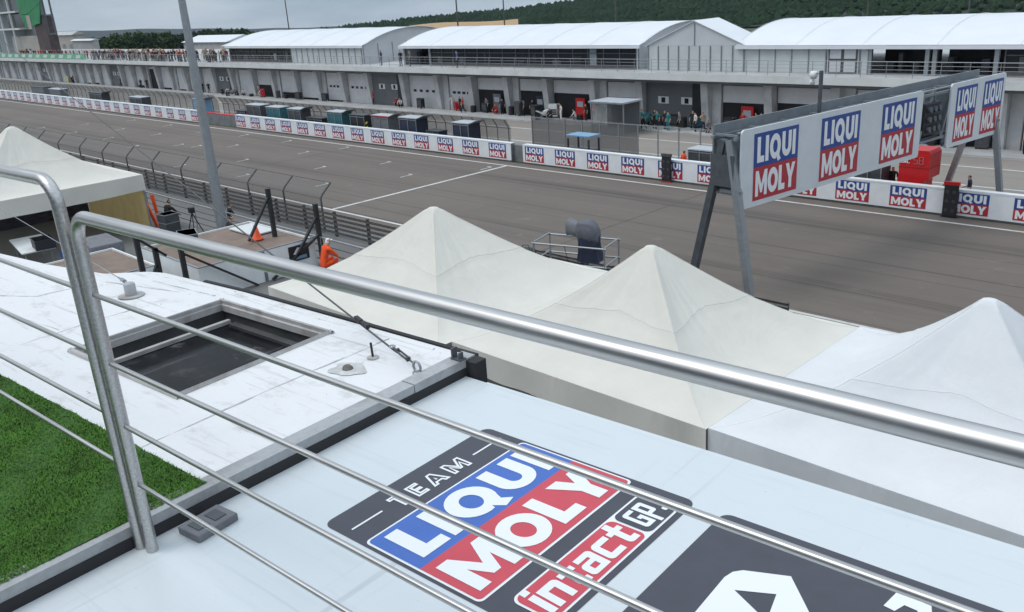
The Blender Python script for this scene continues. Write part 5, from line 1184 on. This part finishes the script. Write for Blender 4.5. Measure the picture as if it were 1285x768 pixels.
# dark light panels hung in front of the barrier
def light_panel(label, x, redtop):
    t = thing('light_panel', label, 'light panel', (x, 45.0, .02))
    MB().box(-.34, .34, -.12, .0, .05, 1.62).build('housing', 'black', t, bevel=.03)
    for i, z in enumerate((.38, .85, 1.32)):
        for sx in (-.16, .16): MB().tube([(sx, -.12, z-.03), (sx, -.15, z-.035)], .09, 12).build('lamp', 'cart', t)
    MB().box(-.37, .37, -.14, .02, 1.625, 1.78).build('top_guard', 'redpaint' if redtop else 'fencegrey', t)
    MB().box(-.37, .37, -.14, .02, -.0, .045).build('foot', 'redpaint' if not redtop else 'black', t)
light_panel('black light panel with plain top hung on the barrier left of the gantry foot', -32.0, False)
light_panel('black light panel with red top hung on the barrier under the right gantry board', -15.0, True)
# frame booth in the pit lane
t = thing('pit_booth', 'glazed frame booth with flat pale roof before the pit garages', 'booth', (-46.9, 58.6, .006))
t.scale = (.74, 1, .96)
for sx in (-2.3, 0, 2.3):
    for sy in (-1.1, 1.1): MB().box(sx-.05, sx+.05, sy-.05, sy+.05, 0, 2.75).build('post', 'galv', t)
MB().box(-2.5, 2.5, -1.3, 1.3, 2.76, 2.9).build('roof', 'cartlight', t)
MB().box(-2.52, 2.52, -1.34, -1.305, 2.74, 2.86).build('roof_edge', 'gantry', t)
mb = MB(); mb.box(-2.24, -.06, -1.12, -1.09, .05, .9); mb.box(.06, 2.24, -1.12, -1.09, .05, .7); mb.build('parapet', 'gantry', t)
g_ = bpy.data.materials.new('booth glass'); g_.use_nodes = True; nb_ = g_.node_tree.nodes['Principled BSDF']; nb_.inputs['Transmission Weight'].default_value = .8; nb_.inputs['Roughness'].default_value = .05; nb_.inputs['Base Color'].default_value = (.75, .8, .8, 1)
MB().box(-2.24, -.06, -1.11, -1.10, .92, 2.7).build('pane', g_, t)
MB().box(-2.2, 2.2, 1.05, 1.1, .1, 2.7).build('back_panel', 'darkwall', t)
# tall mesh panels right of the fence end
t = thing('crowd_barrier', 'grey panelled barrier between the pit wall and the frame booth', 'barrier', (-42, 50.6, 0), 0, world=True)
for i in range(6): MB().box(-49.0+1.75*i, -47.3+1.75*i, 50.6, 50.64, .15, 2.3).build('panel', 'net', t)
mb = MB()
for i in range(11): mb.box(-49.05+1.75*i, -48.98+1.75*i, 50.58, 50.66, 0, 2.4)
for z in (.2, 2.36): mb.box(-49, -31.4, 50.57, 50.62, z-.03, z+.04)
mb.build('frame', 'galv', t)
# working gear in front of the garages
def trolley(label, x, y, rz, m_, h=1.0):
    t = thing('tool_trolley', label, 'trolley', (x, y, .135), rz, 'tool trolleys before the garages')
    MB().box(-.42, .42, -.26, .26, .14, h).build('cabinet', m_, t, bevel=.02)
    for z in (.3, .5, .7): MB().box(-.38, .38, -.275, -.262, z, z+.15).build('drawer', 'cart', t)
    for sx in (-.34, .34):
        for sy in (-.2, .2): MB().tube([(sx-.02, sy, .07), (sx+.02, sy, .07)], .07, 8).build('castor', 'rubber', t)
    MB().tube([(.43, -.2, h-.08), (.5, -.2, h-.02), (.5, .2, h-.02), (.43, .2, h-.08)], .018, 6).build('handle', 'galv', t)
def tyres(label, x, y, n):
    t = thing('tyre_stack', label, 'tyres', (x, y, .135), 0, 'tyre stacks before the garages')
    for i in range(n):
        o_ = MB(); o_.tube([(.24*math.cos(a), .24*math.sin(a), .09+.17*i) for a in [2*PI*q/16 for q in range(17)]], .085, 8, caps=False); o_.build('tyre', 'rubber', t)
rg = random.Random(31)
for i, (x, m_) in enumerate([(-112, 'redpaint'), (-108.5, 'cart'), (-103, 'black'), (-97.2, 'navy'), (-78, 'black'), (-72.2, 'redpaint'), (-67.6, 'black'), (-62.5, 'cart'), (-60.2, 'black'), (-57.9, 'white'), (-51.9, 'black'), (-50.2, 'navy'), (-46.9, 'teal'), (-44.1, 'black'), (-41.9, 'teal'), (-38.5, 'black'), (-33, 'redpaint'), (-27, 'black'), (-21.5, 'navy'), (-19.4, 'cart')]):
    cn_ = {'redpaint': 'red', 'cart': 'grey', 'black': 'black', 'navy': 'navy', 'white': 'white', 'teal': 'teal'}[m_]
    trolley('%s tool trolley %s' % (cn_, near_bay(x)), x, 62.9 + rg.uniform(-.3, .2), rg.uniform(-.5, .5), m_, rg.uniform(.9, 1.4))
for i, x in enumerate([-115, -106.5, -69.2, -63.6, -58.9, -54.4, -45.4, -43.0, -37.6, -34.8, -25.4, -22.6]):
    n_ = 2 + i % 4; tyres('stack of %d black tyres %s' % (n_, near_bay(x)), x, 62.7 + rg.uniform(-.3, .3), n_)
for i, (x, m_) in enumerate([(-60.3, 'navy'), (-55.1, 'redpaint'), (-37.4, 'redpaint'), (-66.4, 'tarpgrey'), (-23.2, 'tarpblue'), (-27.6, 'navy')]):
    t = thing('team_screen', 'upright %s team screen standing inside a garage %s' % ({'navy': 'navy', 'redpaint': 'red', 'tarpgrey': 'grey', 'tarpblue': 'blue'}[m_], near_bay(x)), 'screen', (x, 63.6, .006), 0, 'team screens in the garages')
    MB().box(-.55, .55, -.04, .04, .1, 2.0).build('panel', m_, t); MB().box(-.35, .35, -.055, -.041, 1.2, 1.7).build('emblem', 'cartlight', t)
    for sx in (-.5, .5): MB().box(sx-.04, sx+.04, -.2, .2, 0, .09).build('foot', 'galv', t)
# motorcycles
def motorcycle(label, x, y, rz, colr, root=None):
    t = thing('motorcycle', label, 'motorcycle', (x, y, .006), rz, 'motorcycles at the garages')
    for wx in (-.68, .68):
        mb = MB(); mb.tube([(wx+.24*math.cos(a), 0, .31+.24*math.sin(a)) for a in [2*PI*i/18 for i in range(19)]], .07, 8, caps=False); w_ = mb.build('wheel', 'rubber', t)
        mb = MB(); mb.tube([(wx, -.02, .31), (wx, .02, .31)], .17, 12); mb.build('rim', 'cart', w_)
    mb = MB(); loft(mb, ovals([((.82, 0, .72), .05, .08), ((.6, 0, .80), .17, .22), ((.3, 0, .72), .19, .30), ((0, 0, .68), .17, .26), ((-.25, 0, .72), .12, .13), ((-.6, 0, .88), .11, .08), ((-.85, 0, .98), .05, .05)], 'x', 12)); mb.build('fairing', colr, t)
    mb = MB(); mb.bar((.5, 0, .85), (.68, 0, .31), .12, .07); mb.bar((-.1, 0, .45), (-.68, 0, .31), .16, .08); mb.build('fork', 'galv', t)
    MB().tube([(.42, -.32, .93), (.5, 0, .98), (.42, .32, .93)], .02, 6).build('handlebar', 'black', t)
    MB().box(-.5, -.12, -.11, .11, .86, .92).build('seat', 'black', t, bevel=.02)
motorcycle('white racing motorcycle parked between the open garages', -58.3, 61.9, R(75), 'white')
motorcycle('teal racing motorcycle amid the team group under the gabled marquee', -46.5, 61.9, R(60), 'teal')
motorcycle('grey racing motorcycle before the half open doors left of the middle', -119.5, 62.0, R(40), 'tarpgrey')

# ================================================================== TOWER, BACKGROUND BUILDINGS, MASTS
t = thing('control_tower', 'dark race control tower with green banners and a ladder frame at the far left', 'tower', (-214, 66, 4.66), 0, world=True)
MB().box(-244, -224, 68.5, 71, 4.66, 26).build('core', 'gantry', t)
MB().box(-223.9, -211, 68.6, 69.4, 9, 26).build('stair_shaft', 'gantry', t)
MB().box(-229, -211.5, 67.0, 68.49, 4.67, 8.9).build('base_block', 'beige', t)
mb = MB(); mb.prism([(-217.5, 17.6), (-217.5, 13.4), (-212.5, 13.4), (-203.2, 15.4), (-203.2, 17.6)], (0, 66.3, 0), (1, 0, 0), (0, 0, 1), (0, .2, 0)); mb.prism([(-217, 25), (-217, 17.7), (-203, 17.7), (-203, 25)], (0, 66.3, 0), (1, 0, 0), (0, 0, 1), (0, .2, 0)); mb.build('green_banner', 'green', t)
mb = MB(); mb.prism([(-217.0, 13.3), (-215.5, 10.6), (-206.0, 11.4), (-203.4, 15.3), (-212.5, 13.3)], (0, 66.3, 0), (1, 0, 0), (0, 0, 1), (0, .2, 0)); mb.build('green_banner', 'green', t)
MB().box(-213.5, -211.2, 66.2, 66.28, 10.3, 13.1).build('pale_panel', 'beige', t)
MB().box(-210.5, -203.5, 66.6, 68.48, 4.67, 13).build('lattice_shaft', 'brownsteel', t)
mb = MB()
for xx in (-203.2, -199.2): mb.bar((xx, 66.8, 9), (xx, 66.8, 25), .3)
for z in (9.2, 12.9, 16.6, 20.3, 24): mb.bar((-203.2, 66.8, z), (-199.2, 66.8, z), .28)
mb.build('ladder_frame', 'gantrydark', t)
for z in (10.3, 13.9, 17.4): MB().box(-240, -219.2, 66.0, 68.49, z, z+.35).build('floor_slab', 'slab', t)
for xx in (-238, -231, -224): MB().box(xx-.18, xx+.18, 66.1, 66.4, 4.67, 22).build('strut', 'slab', t)
for z in (10.66, 14.26): MB().box(-231, -219.3, 67.6, 68.48, z, z+2.9).build('window_band', 'glassdark', t)
for i in range(2): MB().box(-221+i*2.4, -220+i*2.4, 66.93, 66.99, 5.5, 6.2).build('window', 'glassdark', t)
def shed(label, x0, x1, y0, y1, z0, ze, zr, wall_m, roof_m):
    t = thing('shed', label, 'building', ((x0+x1)/2, y0, z0), 0, world=True)
    MB().box(x0, x1, y0, y1, z0, ze).build('wall', wall_m, t)
    ym = (y0+y1)/2; mb = MB(); mb.prism([(y0-.4, ze), (y1+.4, ze), (ym, zr)], (x0-.3, 0, 0), (0, 1, 0), (0, 0, 1), (x1-x0+.6, 0, 0)); mb.build('roof', roof_m, t)
    n = max(2, int((x1-x0)/5))
    for i in range(n): xx = x0+(x1-x0)*(i+.3)/n; MB().box(xx, xx+(x1-x0)/n*.4, y0-.06, y0-.001, z0+(ze-z0)*.35, z0+(ze-z0)*.75).build('window', 'gantry', t)
    return t
shed('long grey hall behind the terrace beside the control tower', -300, -262, 92, 95, -2, 7.7, 8.6, 'beige', 'concrete')
shed('lower grey annexe right of the long grey hall', -252, -238, 88, 89.5, -2, 6.4, 6.8, 'concrete', 'slab')
shed('white roofed tent hall behind the crowd beside the lamp post', -196, -176, 92, 100, -2, 5.4, 6.6, 'concrete', 'pvc')
shed('pale low tent roof between the crowd and the left barrel hall', -170, -128, 88, 98, -2, 4.9, 6.3, 'concrete', 'slab')
shed('tiny white farm building among the dark trees at far left', -700, -672, 268, 280, -24, -8.0, -5.5, 'white', 'pvc')
shed('second tiny white building among the dark trees', -640, -615, 272, 284, -24, -9.5, -7.0, 'white', 'slab')
def mast(label, x, y, h, r=.16):
    t = thing('floodlight_mast', label, 'mast', (x, y, gz(x, y)), 0)
    MB().tube([(0, 0, 0), (0, 0, h)], [r, r*.6], 8).build('pole', 'fencegrey', t)
    MB().box(-.8, .8, -.3, .3, h, h+.5).build('lamp_bar', 'cart', t)
mast('thin mast rising above the left barrel hall near its left end', -184, 112, 17.5)
mast('tall thin mast above the right part of the left barrel hall', -126, 112, 22)
mast('shorter thin mast between the left and middle halls', -126, 124, 16)
mast('tall thin mast rising behind the middle barrel hall', -94, 118, 20)
mast('thin mast behind the right barrel hall next to the security camera', -46, 104, 22, .1)
mast('thin mast behind the right end of the right barrel hall', -35, 104, 20, .1)

# ------------------------------------------------------------------ trees of the middle distance
def tree(label, x, y, z, h, w, leaf, seed, group):
    rn = random.Random(seed); t = thing('broadleaf_tree', label, 'tree', (x, y, z), 0, group)
    mb = MB(); mb.tube([(0, 0, 0), (.1*w, 0, h*.35), (0, .05*w, h*.75)], [h*.035, h*.025, h*.01], 7)
    for k in range(5): a = rn.uniform(0, 6.3); mb.tube([(0, 0, h*(.3+.07*k)), (math.cos(a)*w*.32, math.sin(a)*w*.32, h*(.5+.07*k))], [h*.016, h*.005], 5)
    mb.build('trunk', 'bark', t)
    mb = MB()
    for k in range(130):
        a = rn.uniform(0, 2*PI); el = rn.uniform(-.6, 1.); rr_ = rn.random()**.4
        zz_ = h*.58 + el*h*.40*rr_; q = math.sqrt(max(.05, 1-(el*.9)**2))*w*.5*rr_
        c = (math.cos(a)*q, math.sin(a)*q, zz_); s_ = rn.uniform(.06, .13)*w
        for l in range(16):
            d = Vector((rn.gauss(0, 1), rn.gauss(0, 1), rn.gauss(0, .8))).normalized(); p = Vector(c)+d*s_*rn.uniform(.4, 1.1)
            n_ = Vector((rn.gauss(0, 1), rn.gauss(0, 1), rn.gauss(.6, 1))).normalized(); a1 = n_.orthogonal().normalized()*w*.045; b1 = n_.cross(a1).normalized()*w*.04
            i0 = len(mb.v); mb.v += [tuple(p+a1), tuple(p+b1), tuple(p-a1), tuple(p-b1)]; mb.f.append([i0, i0+1, i0+2, i0+3]); mb.mi.append(0); mb.sm.append(False)
    mb.build('crown', leaf, t); return t
def polar(az, r): return (-r*math.cos(R(az)), r*math.sin(R(az)))
ta = tree('dark broadleaf tree in the row behind the spectator terrace', 0, 0, 0, 10, 9, 'leafdark', 1, 'trees behind the spectator terrace')
tb = tree('lighter broadleaf tree in the row behind the spectator terrace', 0, 0, 0, 10, 10, 'leaflight', 2, 'trees behind the spectator terrace')
rn = random.Random(9); first = {0: True, 1: True}
for i in range(34):
    az = 20.6 + i*.275 + rn.uniform(-.1, .1); r = rn.uniform(430, 560)
    top = -.98 - (i/34)*.33 + rn.uniform(-.16, .12) if i != 2 else -1.2
    x, y = polar(az, r); z0 = min(gz(x, y), -8); zt = 12 + r*math.tan(R(top)); s_ = (zt-z0)/10
    k = 1 if rn.random() < .3 else 0; src = (ta, tb)[k]
    o = src if first[k] else dup(src, (0, 0, 0)); first[k] = False
    o.location = (x, y, z0); o.rotation_euler = (0, 0, rn.uniform(0, 6)); o.scale = (s_*1.0, s_*1.0, s_)
o = dup(ta, (0, 0, 0), label='single round tree on the skyline left of the middle hall'); x, y = polar(33.4, 760); o.location = (x, y, -22); o.scale = (1.5, 1.5, 1.5)
# wooded hill behind the pits and the far ridge
def ridge(name, m_, az0, az1, elf, rings, rz, dz=1.):
    """terrain strip: rings are (distance, share of the skyline height)"""
    mb = MB(); n = int((az1-az0)*3); vs = []
    for r, k in rings:
        for j in range(n+1):
            az = az0+(az1-az0)*j/n; x, y = polar(az, r); zt = 12 + rz*math.tan(R(elf(az))); zb = 12 - r*.046 - 4 if k < .99 and r < rz else zt-60
            vs.append((x, y, zb + (zt-zb)*k if r <= rz else zt - (r-rz)*.05))
    mb.add(vs, [(i*(n+1)+j, i*(n+1)+j+1, (i+1)*(n+1)+j+1, (i+1)*(n+1)+j) for i in range(len(rings)-1) for j in range(n)], 0, True)
    return struct(mb.build(name, m_))
RI = [(640, 0), (760, .22), (900, .48), (1050, .74), (1200, .93), (1300, 1.), (1500, 1)]
ridge('wooded_hill', 'hillfloor', 30, 118, lambda a: hill_el(a) - .25, RI, 1300)
import mathutils.noise as mn
ridge('far_hills', 'farhill', -12, 48, lambda a: -.70 - .057*max(-6, a-20) + .035*math.sin(a*.55+1) + .02*math.sin(a*1.7), [(3000, 0), (3800, .6), (4600, 1), (5200, 1)], 4600)
# dry field at the foot of the hill
mb = MB(); vs = []
for r, e_ in ((560, -2.2), (640, -1.72)):
    for j in range(13): az = 38.6 + 6.8*j/12; x, y = polar(az, r); vs.append((x, y, 12 + r*math.tan(R(e_ + (.06*math.sin(j*.5) if e_ > -2 else 0)))))
mb.add(vs, [(j, j+1, 14+j, 13+j) for j in range(12)], 0, True); struct(mb.build('dry_field', 'field'))
# the forest on the hill: tens of thousands of crowns nobody could count
rn = random.Random(21); mb = MB()
def hz(az, r):
    zt = 12 + 1300*math.tan(R(hill_el(az)-.25)); zb = lambda q: 12 - q*.046 - 4
    for (r0, k0), (r1, k1) in zip(RI, RI[1:]):
        if r0 <= r <= r1:
            def zat(rr_, kk): return zb(rr_) + (zt-zb(rr_))*kk if rr_ < 1300 else zt
            a = zat(r0, k0); b = zat(r1, k1); return a+(b-a)*(r-r0)/(r1-r0)
    return zt
cnt = 0
while cnt < 15000:
    az = rn.uniform(33.5, 92); r = 643 + 677*rn.random()**.8
    if hill_el(az) < -1.7: continue
    x, y = polar(az, r); z = hz(az, r); h = rn.uniform(4, 7.5) * (1 if r > 900 else .85); w = rn.uniform(2.2, 3.6)
    n = 6; i0 = len(mb.v); ph = rn.uniform(0, 6)
    lev = [(0.15, .75), (.45, 1.0), (.75, .66)] if rn.random() < .5 else [(.1, 1.), (.4, .72), (.7, .38)]
    for t_, k in lev:
        for j in range(n): a = ph+2*PI*j/n; q = w*k*rn.uniform(.7, 1.2); mb.v.append((x+math.cos(a)*q, y+math.sin(a)*q, z+h*t_+rn.uniform(-.5, .5)))
    mb.v.append((x+rn.uniform(-.5, .5), y, z+h))
    for l in range(2):
        for j in range(n): mb.f.append([i0+l*n+j, i0+l*n+(j+1) % n, i0+(l+1)*n+(j+1) % n, i0+(l+1)*n+j]); mb.mi.append(0); mb.sm.append(False)
    for j in range(n): mb.f.append([i0+2*n+j, i0+2*n+(j+1) % n, i0+3*n]); mb.mi.append(0); mb.sm.append(False)
    cnt += 1
o = mb.build('forest', 'forest'); o['kind'] = 'stuff'

# ================================================================== HAZE
mb = MB(); mb.box(-6700, 6700, -6700, 6700, -430, 85)
hm = bpy.data.materials.new('hazy air'); hm.use_nodes = True; n_ = hm.node_tree.nodes; n_.remove(n_['Principled BSDF'])
pv = n_.new('ShaderNodeVolumePrincipled'); pv.inputs['Color'].default_value = (.72, .85, 1.0, 1); pv.inputs['Density'].default_value = .00004; pv.inputs['Anisotropy'].default_value = .2
hm.node_tree.links.new(pv.outputs[0], n_['Material Output'].inputs['Volume'])
o = mb.build('haze', hm); o['kind'] = 'stuff'
